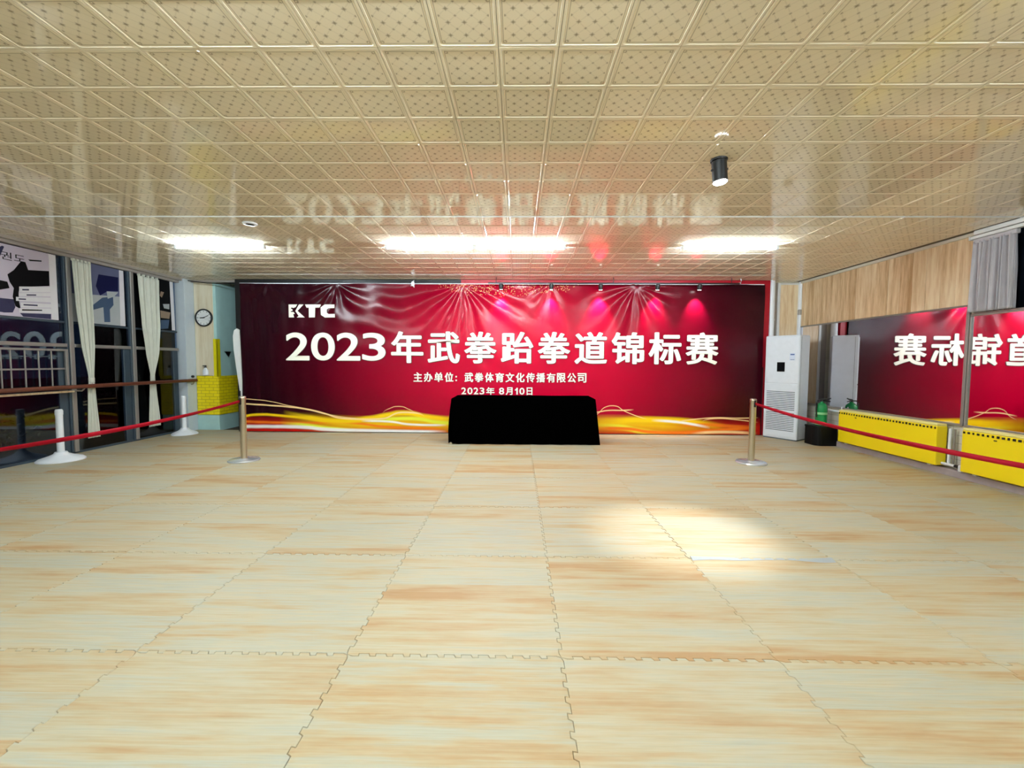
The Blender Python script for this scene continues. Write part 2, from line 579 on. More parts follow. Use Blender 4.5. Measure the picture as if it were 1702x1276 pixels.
# thin pale joint strip right across the ceiling
o = obj('trim_1', B(XL, XR, 4.512, 4.528, ZC - 0.006, ZC + 0.004, 0.002), M_WHITE)
struct(o, 'thin pale joint strip running across the whole ceiling', 'trim')

# ------------------------------------------------------------------ end walls and returns
struct(obj('wall_back', B(-5.93, 4.76, 8.72, 8.82, -0.02, ZC + 0.1), M_VOID), 'dark wall hidden behind the banner', 'wall')
wbl = struct(obj('wall_back_left', B(-6.62, -5.93, YB + 0.02, 8.82, -0.02, ZC + 0.1), M_TEAL),
             'teal painted corner block left of the banner with yellow foam bricks', 'wall')
obj('pine_board', B(-6.355, -5.985, YB + 0.008, YB + 0.02, 1.075, ZC - 0.03, 0.003), M_PINE2, wbl)
obj('foam_brick_panel', B(-6.355, -5.925, YB + 0.006, YB + 0.02, 0.295, 1.070, 0.004), M_YBRICK, wbl)
obj('foam_brick_panel', B(-5.93, -5.916, YB + 0.006, 8.70, 0.295, 1.070, 0.004), M_YBRICK, wbl)
bm = B(-5.99, -5.905, YB - 0.012, YB + 0.008, 1.06, 1.80, 0.006, 2)
box(bm, -5.93, -5.905, YB - 0.012, YB + 0.07, 1.06, 1.80, 0.006, 2)
obj('corner_guard', bm, M_YGUARD, wbl)
bm = bmesh.new()
v = [bm.verts.new((-5.926, 8.31 + dy, 1.50 + dz)) for dy, dz in ((0, 0.06), (0.20, 0.06), (0.12, -0.06))]
bm.faces.new(v)
bmesh.ops.solidify(bm, geom=bm.faces[:], thickness=0.004)
obj('torn_tape', bm, M_PLASTICWHITE, wbl)

pil = struct(obj('wall_left_pillar', B(-6.62, -6.36, 7.885, YB + 0.018, -0.02, ZC + 0.02, 0.006, 2), M_BLUEWHITE),
             'pale blue-white pillar at the end of the windows', 'wall')

wbr = struct(obj('wall_back_right', B(4.76, XR + 0.1, YB, 8.82, -0.02, ZC + 0.1), M_CREAM),
             'narrow wall right of the banner with a framed wood panel', 'wall')
obj('wood_panel', B(5.03, 5.37, YB - 0.012, YB, 0.2, ZC - 0.045), M_PINE, wbr)
for a in ((4.985, 5.03, 0.2, ZC - 0.02), (5.37, 5.40, 0.2, ZC - 0.02)):
    obj('panel_edging', B(a[0], a[1], YB - 0.028, YB, a[2], a[3], 0.006, 2), M_WHITE, wbr)
obj('panel_edging', B(5.03, 5.37, YB - 0.028, YB, ZC - 0.052, ZC - 0.02, 0.006, 2), M_WHITE, wbr)
obj('grey_filler', B(4.87, 4.985, YB - 0.008, YB, 0.0, ZC - 0.01), M_GREYTRIM, wbr)

struct(obj('wall_rear', B(XL - 0.1, XR + 0.1, YR - 0.12, YR, -0.02, ZC + 0.1), M_CREAM), 'cream wall behind the viewer', 'wall')

# ------------------------------------------------------------------ mirror wall on the right
bm = B(XR, XR + 0.16, YR, 8.3, -0.02, 1.96)
wr = struct(obj('wall_right', bm, M_WTILE), 'right wall with white tiles below and pine boards above mirrors', 'wall')
obj('upper_wall', B(XR, XR + 0.16, 5.03, 8.3, 1.96, ZC + 0.05), M_CREAM, wr)
obj('upper_wall', B(XR, XR + 0.16, YR, 2.2, 1.96, ZC + 0.05), M_CREAM, wr)
y = 5.05
k = 0
while y < YB - 0.01:
    w = min(0.19, YB - y)
    obj('plank', B(XR - 0.018 + 0.0015 * (k % 3), XR, y + 0.0012, y + w - 0.0012, 2.085, ZC - 0.03, 0.0012), M_PINE, wr)
    y += w; k += 1
obj('stone_curb', B(XR - 0.10, XR, YR, 7.0, -0.005, 0.085, 0.01, 2), M_CURB, wr)
struct(obj('trim_2', B(XR - 0.05, XR, 5.0, YB, ZC - 0.04, ZC + 0.003, 0.008, 2), M_CREAM), 'pale cornice strip above the pine boards', 'trim')
struct(obj('trim_3', B(XR - 0.10, XR, 2.2, 5.0, ZC - 0.05, ZC + 0.003, 0.012, 2), M_WHITE), 'white cornice over the curtained window', 'trim')

def mirror(y0, y1, z0, z1, label):
    r = thing('wall_mirror', label, 'mirror', (XR - 0.012, (y0 + y1) / 2, z0), 'wall mirrors')
    obj('mirror_glass', B(XR - 0.010, XR - 0.001, y0 + 0.012, y1 - 0.012, z0 + 0.012, z1 - 0.012), M_MIRROR, r)
    obj('frame_rail', B(XR - 0.026, XR - 0.001, y0, y1, z1 - 0.022, z1, 0.004), M_ALU, r)
    obj('frame_rail', B(XR - 0.030, XR - 0.001, y0, y1, z0, z0 + 0.022, 0.004), M_ALU, r)
    obj('frame_stile', B(XR - 0.028, XR - 0.001, y0, y0 + 0.034, z0 + 0.022, z1 - 0.022, 0.004), M_ALU, r)
    obj('frame_stile', B(XR - 0.028, XR - 0.001, y1 - 0.02, y1, z0 + 0.022, z1 - 0.022, 0.004), M_ALU, r)
    return r
mirror(5.055, YB - 0.05, 0.62, 2.083, 'long wall mirror under the pine boards beside the air conditioner')
mirror(2.15, 5.045, 0.62, 1.965, 'wall mirror below the grey-curtained window, at the right edge')

# window above the second mirror
wd = bpy.data.objects.new('window_1', None); COL.objects.link(wd); wd.location = (XR + 0.05, 3.6, 1.96)
struct(wd, 'dark window above the right-hand mirror', 'window')
obj('pane', B(XR + 0.07, XR + 0.076, 2.2, 5.03, 1.97, ZC - 0.04), M_GLASS, wd)
obj('window_sill', B(XR - 0.02, XR + 0.10, 2.2, 5.03, 1.962, 1.985, 0.004), M_ALU, wd)
obj('window_frame', B(XR + 0.05, XR + 0.10, 4.97, 5.03, 1.985, ZC - 0.05, 0.004), M_WHITE, wd)
obj('window_frame', B(XR + 0.05, XR + 0.10, 3.55, 3.61, 1.985, ZC - 0.05, 0.004), M_WHITE, wd)
struct(obj('wall_right_reveal', B(XR + 0.1, XR + 0.16, 2.2, 5.03, 1.96, ZC + 0.05), M_VOID), 'black night board behind the right window', 'wall')

def pleated(name, mat, parent, rows, nx, pleats, depth, xpos, lean=1):
    """rows: (z, y0, y1, amplitude factor); hangs in the plane x = xpos"""
    verts, faces = [], []
    for z, a, b, amp in rows:
        for i in range(nx + 1):
            s = i / nx
            ph = s * pleats * 2 * PI
            wob = 0.35 * math.sin(ph * 0.37 + 1.3 + z * 0.5)
            y = a + (b - a) * s + 0.25 * (b - a) / pleats * math.sin(ph * 0.5 + z) * amp
            x = xpos + depth * amp * (math.sin(ph + wob) + 0.3 * math.sin(ph * 2.3 + z * 1.7))
            verts.append((x, y, z))
    n = nx + 1
    for r in range(len(rows) - 1):
        for i in range(nx):
            faces.append((r * n + i, r * n + i + 1, (r + 1) * n + i + 1, (r + 1) * n + i))
    o = raw(name, verts, faces, mat, parent, smooth=True)
    md = o.modifiers.new('thickness', 'SOLIDIFY'); md.thickness = 0.003
    return o

def interp(tab, n):
    """smooth table (z, y0, y1, amp) to n rows"""
    out = []
    z0, z1 = tab[0][0], tab[-1][0]
    for i in range(n):
        z = z0 + (z1 - z0) * i / (n - 1)
        for a, b in zip(tab, tab[1:]):
            if (a[0] - z) * (b[0] - z) <= 0 or b is tab[-1]:
                f = 0 if a[0] == b[0] else (z - a[0]) / (b[0] - a[0])
                f = min(1, max(0, f)); f = f * f * (3 - 2 * f) * 0.5 + f * 0.5
                out.append((z,) + tuple(p + (q - p) * f for p, q in zip(a[1:], b[1:])))
                break
    return out

gc = thing('window_curtain', 'grey pleated curtain hanging over the window above the right mirror', 'curtain', (XR - 0.06, 4.8, 1.98))
pleated('curtain_cloth', M_GREYCURT, gc, interp([(ZC - 0.130, 4.60, 5.00, 0.7), (2.4, 4.585, 5.0, 1.0), (1.985, 4.575, 5.005, 1.1)], 24), 110, 8, 0.032, XR - 0.072)
obj('curtain_heading', B(XR - 0.085, XR - 0.04, 4.58, 5.01, ZC - 0.145, ZC - 0.097, 0.006), M_GREYCURT, gc)
rl = thing('curtain_rail', 'white curtain rail above the grey curtain', 'curtain rail', (XR - 0.06, 3.6, ZC - 0.1))
obj('rail', B(XR - 0.10, XR - 0.03, 2.3, 5.03, ZC - 0.095, ZC - 0.058, 0.006), M_WHITE, rl)
obj('end_cap', B(XR - 0.104, XR - 0.026, 5.03, 5.045, ZC - 0.10, ZC - 0.054, 0.004), M_WHITE, rl)

# ------------------------------------------------------------------ radiators under the mirrors
def radiator(y0, y1, label):
    r = thing('radiator', label, 'radiator', (5.30, (y0 + y1) / 2, 0.10), 'yellow radiators under the mirrors')
    obj('casing', B(5.25, 5.385, y0, y1, 0.105, 0.598, 0.012, 2), M_YELLOW, r)
    obj('top_grille', B(5.254, 5.38, y0 + 0.004, y1 - 0.004, 0.598, 0.628, 0.008, 2), M_YELLOWTOP, r)
    bm = bmesh.new()
    n = int((y1 - y0) / 0.048)
    for i in range(n):
        yy = y0 + (i + 0.5) * (y1 - y0) / n
        wd_ = random.uniform(0.010, 0.017)
        box(bm, 5.2455, 5.26, yy - wd_, yy + wd_ * 0.7, 0.562, 0.588 + random.uniform(-0.004, 0.003))
    s = obj('vent_slots', bm, M_BLACK, r); s['kind'] = 'stuff'
    obj('badge', B(5.247, 5.251, y1 - 0.36, y1 - 0.33, 0.528, 0.540), M_BLACK, r)
    for yy in (y0 + 0.12, y1 - 0.12):
        obj('bracket', B(5.34, 5.42, yy - 0.02, yy + 0.02, 0.25, 0.30), M_WHITEPL, r)
        obj('foot', B(5.29, 5.33, yy - 0.02, yy + 0.02, 0.084, 0.107), M_WHITEPL, r)
    return r
radiator(5.21, 6.80, 'yellow radiator cover beside the black box and green extinguisher')
radiator(3.35, 4.92, 'yellow radiator cover cut by the right edge of the picture')

pp = thing('heating_pipe', 'white heating pipework in the gap between the two yellow radiators', 'pipe', (5.36, 5.06, 0.085))
obj('riser', tube([(5.37, 5.165, 0.13), (5.37, 5.165, 0.575)], 0.016, 12), M_WHITEPL, pp, smooth=True)
obj('riser', tube([(5.385, 5.125, 0.13), (5.385, 5.125, 0.575)], 0.012, 12), M_ALU, pp, smooth=True)
obj('cross_pipe', tube([(5.33, 5.205, 0.135), (5.33, 4.925, 0.135)], 0.017, 12), M_WHITEPL, pp, smooth=True)
obj('valve', lathe([(0.02, -0.05), (0.026, -0.05), (0.026, -0.01), (0.018, 0.0), (0.018, 0.03)], (5.33, 5.02, 0.135), 14, 'Y'), M_BLACK, pp, smooth=True)
obj('valve_cap', B(5.29, 5.37, 4.94, 4.985, 0.087, 0.165, 0.01, 2), M_WHITEPL, pp)
pp2 = thing('heating_pipe', 'white pipe stub between the green extinguisher and the first radiator', 'pipe', (5.38, 6.95, 0.56))
obj('cross_pipe', tube([(5.36, 6.802, 0.575), (5.36, 7.35, 0.575), (5.40, 7.42, 0.575)], 0.016, 12), M_WHITEPL, pp2, smooth=True)
obj('valve', lathe([(0.02, 0), (0.028, 0), (0.028, 0.045), (0.02, 0.06), (0.008, 0.06), (0.008, 0.10)], (5.36, 6.88, 0.56), 14), M_WHITEPL, pp2, smooth=True)

# ------------------------------------------------------------------ glazed wall on the left
wl = struct(obj('wall_left', B(XL - 0.10, XL + 0.01, YR, 7.885, -0.02, 0.03, 0.004), M_ALUDARK), 'dark sill rail under the glazed left wall', 'wall')
bm = B(XL - 0.16, XL + 0.05, YR, 7.885, 2.845, ZC + 0.01, 0.006)
box(bm, XL + 0.05, XL + 0.11, YR, 7.885, 2.885, ZC + 0.008, 0.006)
struct(obj('trim_4', bm, M_GREYTRIM), 'stepped grey head trim above the left windows', 'trim')
struct(obj('trim_5', B(-6.36, -5.46, YB - 0.06, YB + 0.005, ZC - 0.035, ZC + 0.004, 0.006), M_GREYTRIM), 'short grey cornice above the clock wall', 'trim')

PITCH = 0.978
ymul = [7.885 - 0.0 - i * PITCH for i in range(12)]     # 7.885, 6.907, 5.929, 4.951 ...
for i in range(11):
    y1, y0 = ymul[i], ymul[i + 1]
    if y0 < YR: y0 = YR
    w = bpy.data.objects.new('window_%d' % (i + 2), None); COL.objects.link(w)
    w.location = (XL, y0, 0)
    struct(w, 'tall dark glazed bay of the left window wall', 'window')
    # mullion on the near side of the bay
    obj('mullion', B(XL - 0.08, XL + 0.035, y0 - 0.05, y0 + 0.05, 0.03, 2.845, 0.004), M_ALUDARK, w)
    obj('mullion_cover', B(XL + 0.035, XL + 0.055, y0 - 0.03, y0 + 0.03, 0.03, 2.845, 0.004), M_ALU, w)
    obj('transom', B(XL - 0.03, XL + 0.04, y0 + 0.05, y1 - 0.05, 1.555, 1.605, 0.004), M_ALU, w)
    obj('transom', B(XL - 0.03, XL + 0.02, y0 + 0.05, y1 - 0.05, 1.895, 1.925, 0.004), M_ALUDARK, w)
    obj('pane', B(XL - 0.006, XL, y0 + 0.05, y1 - 0.05, 0.03, 1.555), M_GLASS, w)
    obj('pane', B(XL - 0.006, XL, y0 + 0.05, y1 - 0.05, 1.605, 2.845), M_GLASS, w)
    obj('inner_stile', B(XL - 0.05, XL + 0.012, y1 - 0.16, y1 - 0.05, 0.03, 1.555, 0.004), M_ALUDARK, w)
    if i == 2:                     # the bay with the barred opening sash
        xs = XL + 0.03
        obj('sash_rail', B(xs, xs + 0.03, y0 + 0.06, 5.865, 1.495, 1.525, 0.003), M_ALU, w)
        obj('sash_rail', B(xs, xs + 0.03, y0 + 0.06, 5.865, 0.955, 0.985, 0.003), M_ALU, w)
        obj('sash_stile', B(xs, xs + 0.03, 5.83, 5.865, 0.985, 1.495, 0.003), M_ALU, w)
        obj('sash_stile', B(xs, xs + 0.03, y0 + 0.06, y0 + 0.095, 0.985, 1.495, 0.003), M_ALU, w)
        for yy in (5.10, 5.20, 5.355, 5.51, 5.665):
            obj('bar', tube([(xs + 0.005, yy, 0.985), (xs + 0.005, yy, 1.495)], 0.009, 8), M_ALU, w, smooth=True)
        obj('bar', B(xs + 0.008, xs + 0.022, y0 + 0.095, 5.83, 1.235, 1.257), M_ALU, w)
        obj('bar', B(xs - 0.02, xs - 0.005, y0 + 0.095, 5.83, 1.41, 1.425), M_ALUDARK, w)
        obj('sill_board', B(XL + 0.0, XL + 0.09, y0 + 0.05, 5.90, 0.905, 0.93, 0.004), M_PINE, w)

# posters fixed to the upper glass
def poly_part(name, pts, x, mat, parent):
    bm = bmesh.new()
    lo = [bm.verts.new((x, y, z)) for y, z in pts]
    f = bm.faces.new(lo)
    r = bmesh.ops.extrude_face_region(bm, geom=[f])
    for v in [g for g in r['geom'] if isinstance(g, bmesh.types.BMVert)]: v.co.x += 0.0008
    return obj(name, bm, mat, parent)

PX = XL + 0.012
po = thing('wall_poster', 'lilac and black martial arts poster with brush lettering, first window at left edge', 'poster', (PX, 5.4, 1.91), 'posters on the windows')
poly_part('poster_sheet', [(5.00, 2.83), (5.80, 2.835), (5.80, 1.93), (5.00, 1.93)], PX, M_P_LILAC, po)
for nm, pts, m, k in (
    ('brush_shape', [(5.308, 2.522), (5.388, 2.649), (5.441, 2.648), (5.466, 2.557), (5.712, 2.596), (5.708, 2.392), (5.361, 2.315), (5.346, 2.244), (5.346, 2.121), (5.359, 2.027), (5.303, 2.061), (5.28, 2.179), (5.297, 2.29), (5.256, 2.363), (5.238, 2.453)], M_P_BLACK, 2),
    ('belt_shape', [(5.0, 2.40), (5.136, 2.367), (5.233, 2.359), (5.252, 2.282), (5.13, 2.237), (5.0, 2.21)], M_P_BLACK, 1),
    ('hatching', [(5.155, 2.763), (5.2, 2.801), (5.221, 2.794), (5.172, 2.662), (5.148, 2.604)], M_P_SLATE, 1),
    ('ground_shape', [(5.0, 2.142), (5.126, 2.142), (5.29, 2.147), (5.302, 2.047), (5.271, 1.975), (5.182, 1.965), (5.0, 1.985)], M_P_SLATE, 1),
    ('ground_shape', [(5.35, 1.978), (5.71, 2.006), (5.706, 1.935), (5.383, 1.935)], M_P_SLATE, 1),
    ('brush_stroke', [(5.473, 2.697), (5.628, 2.72), (5.627, 2.703), (5.49, 2.68)], M_P_BLACK, 2),
    ('text_strip', [(5.355, 2.321), (5.714, 2.382), (5.717, 2.306), (5.352, 2.245)], M_P_WHITE, 3),
    ('text_strip', [(5.346, 2.237), (5.721, 2.3), (5.721, 2.249), (5.344, 2.196)], M_P_WHITE, 3),
    ('text_strip', [(5.314, 2.182), (5.721, 2.234), (5.721, 2.168), (5.312, 2.13)], M_P_WHITE, 3),
    ('text_strip', [(5.363, 2.117), (5.723, 2.144), (5.723, 2.095), (5.36, 2.052)], M_P_WHITE, 3),
    ('text_strip', [(5.342, 2.041), (5.724, 2.085), (5.723, 2.015), (5.339, 1.984)], M_P_WHITE, 3),
    ('white_border', [(5.712, 2.834), (5.80, 2.834), (5.80, 1.931), (5.713, 1.931)], M_P_WHITE, 4),
    ('text_mark', [(5.385, 2.294), (5.46, 2.306), (5.46, 2.288), (5.385, 2.276)], M_P_SLATE, 5),
    ('text_mark', [(5.43, 2.232), (5.54, 2.248), (5.54, 2.232), (5.43, 2.216)], M_P_SLATE, 5),
    ('text_mark', [(5.34, 2.166), (5.42, 2.174), (5.42, 2.158), (5.34, 2.150)], M_P_SLATE, 5),
    ('text_mark', [(5.39, 2.100), (5.55, 2.112), (5.55, 2.094), (5.39, 2.082)], M_P_SLATE, 5),
    ('text_mark', [(5.37, 2.030), (5.60, 2.052), (5.60, 2.036), (5.37, 2.012)], M_P_BLACK, 5)):
    poly_part(nm, pts, PX + 0.001 * k, m, po)

po2 = thing('wall_poster', 'blue-grey poster of a kicking figure between the two white curtains', 'poster', (PX, 6.4, 1.91), 'posters on the windows')
poly_part('poster_sheet', [(5.99, 2.835), (6.73, 2.835), (6.73, 1.93), (5.99, 1.93)], PX, M_P_BLUE, po2)
for nm, pts, m, k in (
    ('mat_shape', [(5.99, 2.34), (6.72, 2.404), (6.72, 1.932), (5.99, 1.932)], M_P_GREY, 1),
    ('shadow_shape', [(6.394, 2.695), (6.711, 2.711), (6.701, 2.487), (6.524, 2.458), (6.403, 2.372), (6.345, 2.508)], M_P_NAVY, 2),
    ('figure_legs', [(6.283, 2.208), (6.435, 2.344), (6.607, 2.388), (6.61, 2.253), (6.546, 2.177), (6.545, 1.976), (6.451, 1.967), (6.445, 2.198), (6.287, 2.137)], M_P_STEEL, 3),
    ('figure_torso', [(6.507, 2.455), (6.7, 2.47), (6.625, 2.39), (6.519, 2.34)], M_P_GREY, 4),
    ('white_border', [(6.726, 2.833), (6.799, 2.833), (6.799, 1.931), (6.71, 1.931)], M_P_WHITE, 4)):
    poly_part(nm, pts, PX + 0.001 * k, m, po2)

po3 = thing('wall_poster', 'black poster with pale and blue figures next to the pale pillar', 'poster', (PX, 7.4, 1.91), 'posters on the windows')
poly_part('poster_sheet', [(6.97, 2.84), (7.73, 2.84), (7.73, 1.935), (6.97, 1.935)], PX, M_P_BLACK, po3)
for nm, pts, m, k in (
    ('figure_head', [(7.511, 2.625), (7.579, 2.617), (7.528, 2.513), (7.485, 2.544)], M_P_TAN, 1),
    ('figure_torso', [(7.546, 2.4), (7.686, 2.42), (7.681, 2.321), (7.565, 2.326)], M_P_GREY, 1),
    ('figure_arm', [(7.484, 2.277), (7.702, 2.265), (7.673, 2.144), (7.489, 2.144)], M_P_TAN, 1),
    ('figure_legs', [(7.487, 2.105), (7.672, 2.124), (7.641, 1.964), (7.479, 1.94)], M_P_STEEL, 1),
    ('white_border', [(7.706, 2.84), (7.777, 2.84), (7.796, 1.936), (7.723, 1.936)], M_P_WHITE, 2)):
    poly_part(nm, pts, PX + 0.001 * k, m, po3)

# white curtains tied in the middle
def white_curtain(rows, tie, label):
    zc, ya, yb = tie
    c = thing('window_curtain', label, 'curtain', (XL + 0.10, (ya + yb) / 2, 0.2), 'white curtains on the left windows')
    pleated('curtain_cloth', M_CURTAIN, c, interp(rows, 60), 72, 7, 0.017, XL + 0.105)
    bm = lathe([(0.05, -0.035), (0.053, -0.03), (0.050, 0), (0.053, 0.03), (0.05, 0.035)], (0, 0, 0), 20)
    for v in bm.verts: v.co = Vector((XL + 0.105 + v.co.x * 0.62, (ya + yb) / 2 + v.co.y * ((yb - ya) / 0.1), zc + v.co.z))
    obj('tie_band', bm, M_CURTAIN, c, smooth=True)
    for k in range(5):
        yy = rows[0][1] + (rows[0][2] - rows[0][1]) * (k + 0.3) / 5
        obj('heading_loop', B(XL + 0.085, XL + 0.125, yy - 0.016, yy + 0.016, rows[0][0] - 0.004, rows[0][0] + 0.03, 0.004), M_CURTAIN, c)
white_curtain([(2.80, 5.93, 6.20, 0.8), (2.2, 5.945, 6.205, 1.0), (1.65, 5.99, 6.20, 0.9), (1.07, 6.085, 6.165, 0.45), (0.95, 6.06, 6.175, 0.6), (0.205, 6.03, 6.215, 0.9)],
              (1.07, 6.085, 6.165), 'white tied-back curtain nearer the left edge of the picture')
white_curtain([(2.80, 6.955, 7.385, 0.8), (2.0, 6.985, 7.38, 1.0), (1.55, 7.04, 7.33, 0.9), (1.07, 7.13, 7.205, 0.45), (0.95, 7.10, 7.23, 0.6), (0.215, 7.05, 7.295, 0.9)],
              (1.07, 7.13, 7.205), 'white tied-back curtain nearer the pale pillar and clock')

# wooden barre
ba = thing('hand_rail', 'dark wooden barre running along the left windows to the yellow bricks', 'hand rail', (-6.30, 5.0, 0.95))
bm = tube([(-6.30, -2.5, 0.985), (-6.30, 8.035, 0.988)], 0.030, 14)
obj('rail', bm, M_BARRE, ba, smooth=True)
for yy in (-1.9, 0.07, 2.02, 3.98, 5.929):
    obj('bracket', tube([(-6.30, yy, 0.96), (-6.34, yy, 0.925), (XL + 0.055, yy, 0.925)], 0.012, 10), M_ALU, ba, smooth=True)
obj('bracket', tube([(-6.30, 7.98, 0.96), (-6.33, 7.98, 0.91), (-6.361, 7.98, 0.91)], 0.012, 10), M_ALU, ba, smooth=True)
kn = tag(obj('wall_knob', lathe([(0.022, 0), (0.026, 0.01), (0.024, 0.035), (0.012, 0.045)], (-6.36, 8.0, 1.06), 14, 'X'), M_BLACK, smooth=True),  # plain small dark knob above the barre end, use unknown
         'small black stopper on the pale pillar just above the barre end', 'knob')

# things on the clock wall
ck = thing('wall_clock', 'round wall clock with black rim and white face on the pine board', 'clock', (-6.155, YB + 0.008, 2.04))
cc = (-6.155, YB + 0.008, 2.211)
bm = bmesh.new()
lathe([(0.168, 0.0), (0.172, -0.012), (0.172, -0.030), (0.164, -0.038), (0.150, -0.038), (0.146, -0.022), (0.146, 0.0)], cc, 40, 'Y', bm)
obj('rim', bm, M_BLACK, ck, smooth=True)
obj('dial', lathe([(0.148, -0.016), (0.148, -0.020)], cc, 40, 'Y'), M_WHITE, ck)
for k in range(12):
    a = k * PI / 6
    bm = B(-0.004, 0.004, -0.0015, 0.0, 0.112, 0.136)
    bm.transform(Matrix.Translation((cc[0], cc[1] - 0.0202, cc[2])) @ Matrix.Rotation(a, 4, 'Y'))
    obj('hour_mark', bm, M_BLACK, ck)
for nm, a, ln, wd_ in (('hour_hand', math.radians(266), 0.075, 0.008), ('minute_hand', math.radians(66), 0.105, 0.006)):
    bm = B(-wd_, wd_, -0.003, 0.0, -0.02, ln)
    bm.transform(Matrix.Translation((cc[0], cc[1] - (0.022 if ln < 0.1 else 0.026), cc[2])) @ Matrix.Rotation(a, 4, 'Y'))
    obj(nm, bm, M_BLACK, ck)
obj('hub', lathe([(0.010, -0.020), (0.010, -0.031)], cc, 14, 'Y'), M_BLACK, ck)

dp = thing('wall_dispenser', 'small white dispenser with black top on the pine board below the clock', 'dispenser', (-6.14, YB + 0.008, 1.085))
bm = lathe([(0.050, 0.0), (0.055, 0.02), (0.052, 0.09), (0.032, 0.125), (0.020, 0.14), (0.020, 0.15)], (-6.14, YB - 0.03, 1.085), 18)
for v in bm.verts: v.co.y = YB - 0.03 + (v.co.y - YB + 0.03) * 0.66
obj('bottle', bm, M_WHITEPL, dp, smooth=True)
bm = lathe([(0.022, 0.15), (0.022, 0.168), (0.008, 0.172), (0.008, 0.185)], (-6.14, YB - 0.03, 1.085), 14)
box(bm, -6.19, -6.125, YB - 0.045, YB - 0.015, 1.266, 1.280, 0.003)
obj('pump', bm, M_BLACK, dp)

# ------------------------------------------------------------------ banner
bn = thing('event_banner', 'wide crimson vinyl championship banner with ivory lettering and gold waves', 'banner', (-0.3, 7.88, 0.0))
BX0, BX1, BZ0, BZ1, BY = -5.285, 4.62, 0.015, 2.835, 7.88
PINS = [(-3.45, 2.83, 0.9, 11, 0.020), (-1.05, 2.82, 1.1, 15, 0.026), (2.22, 2.80, 0.8, 13, 0.024), (0.6, 2.83, 0.5, 9, 0.010), (-4.75, 2.84, 0.7, 7, 0.010)]

def disp(x, z):
    d = 0.0
    for px, pz, R, n, A in PINS:
        dx, dz = x - px, pz - z
        r = math.hypot(dx, dz) + 1e-6
        th = math.atan2(dx, dz + 0.02)
        d += A * (1 - math.exp(-r / 0.12)) * math.exp(-(r / R) ** 1.6) * math.sin(th * n + 2.2 * noise.noise((x * 1.3, z * 1.3, px)))
    top = min(1.0, max(0.0, (z - 1.2) / 1.6))
    # swags between the tie points
    d += 0.016 * top * math.sin((z * 7.0 + 1.1 * math.cos((x + 2.4) * 1.9)) * 2.2) * max(0.0, 1 - abs(x + 2.7) / 1.2)
    # upright folds at the left end
    lf = max(0.0, min(1.0, (-3.6 - x) / 1.2))
    d += 0.007 * lf * math.sin(x * 21 + 0.6 * z + 2 * noise.noise((x * 0.8, z * 0.5, 4.0)))
    d += (0.004 + 0.012 * top) * noise.noise((x * 1.1, z * 1.4, 1.7))
    d += (0.0015 + 0.004 * top) * noise.noise((x * 4.2 + z, z * 3.0, 8.1))
    return d

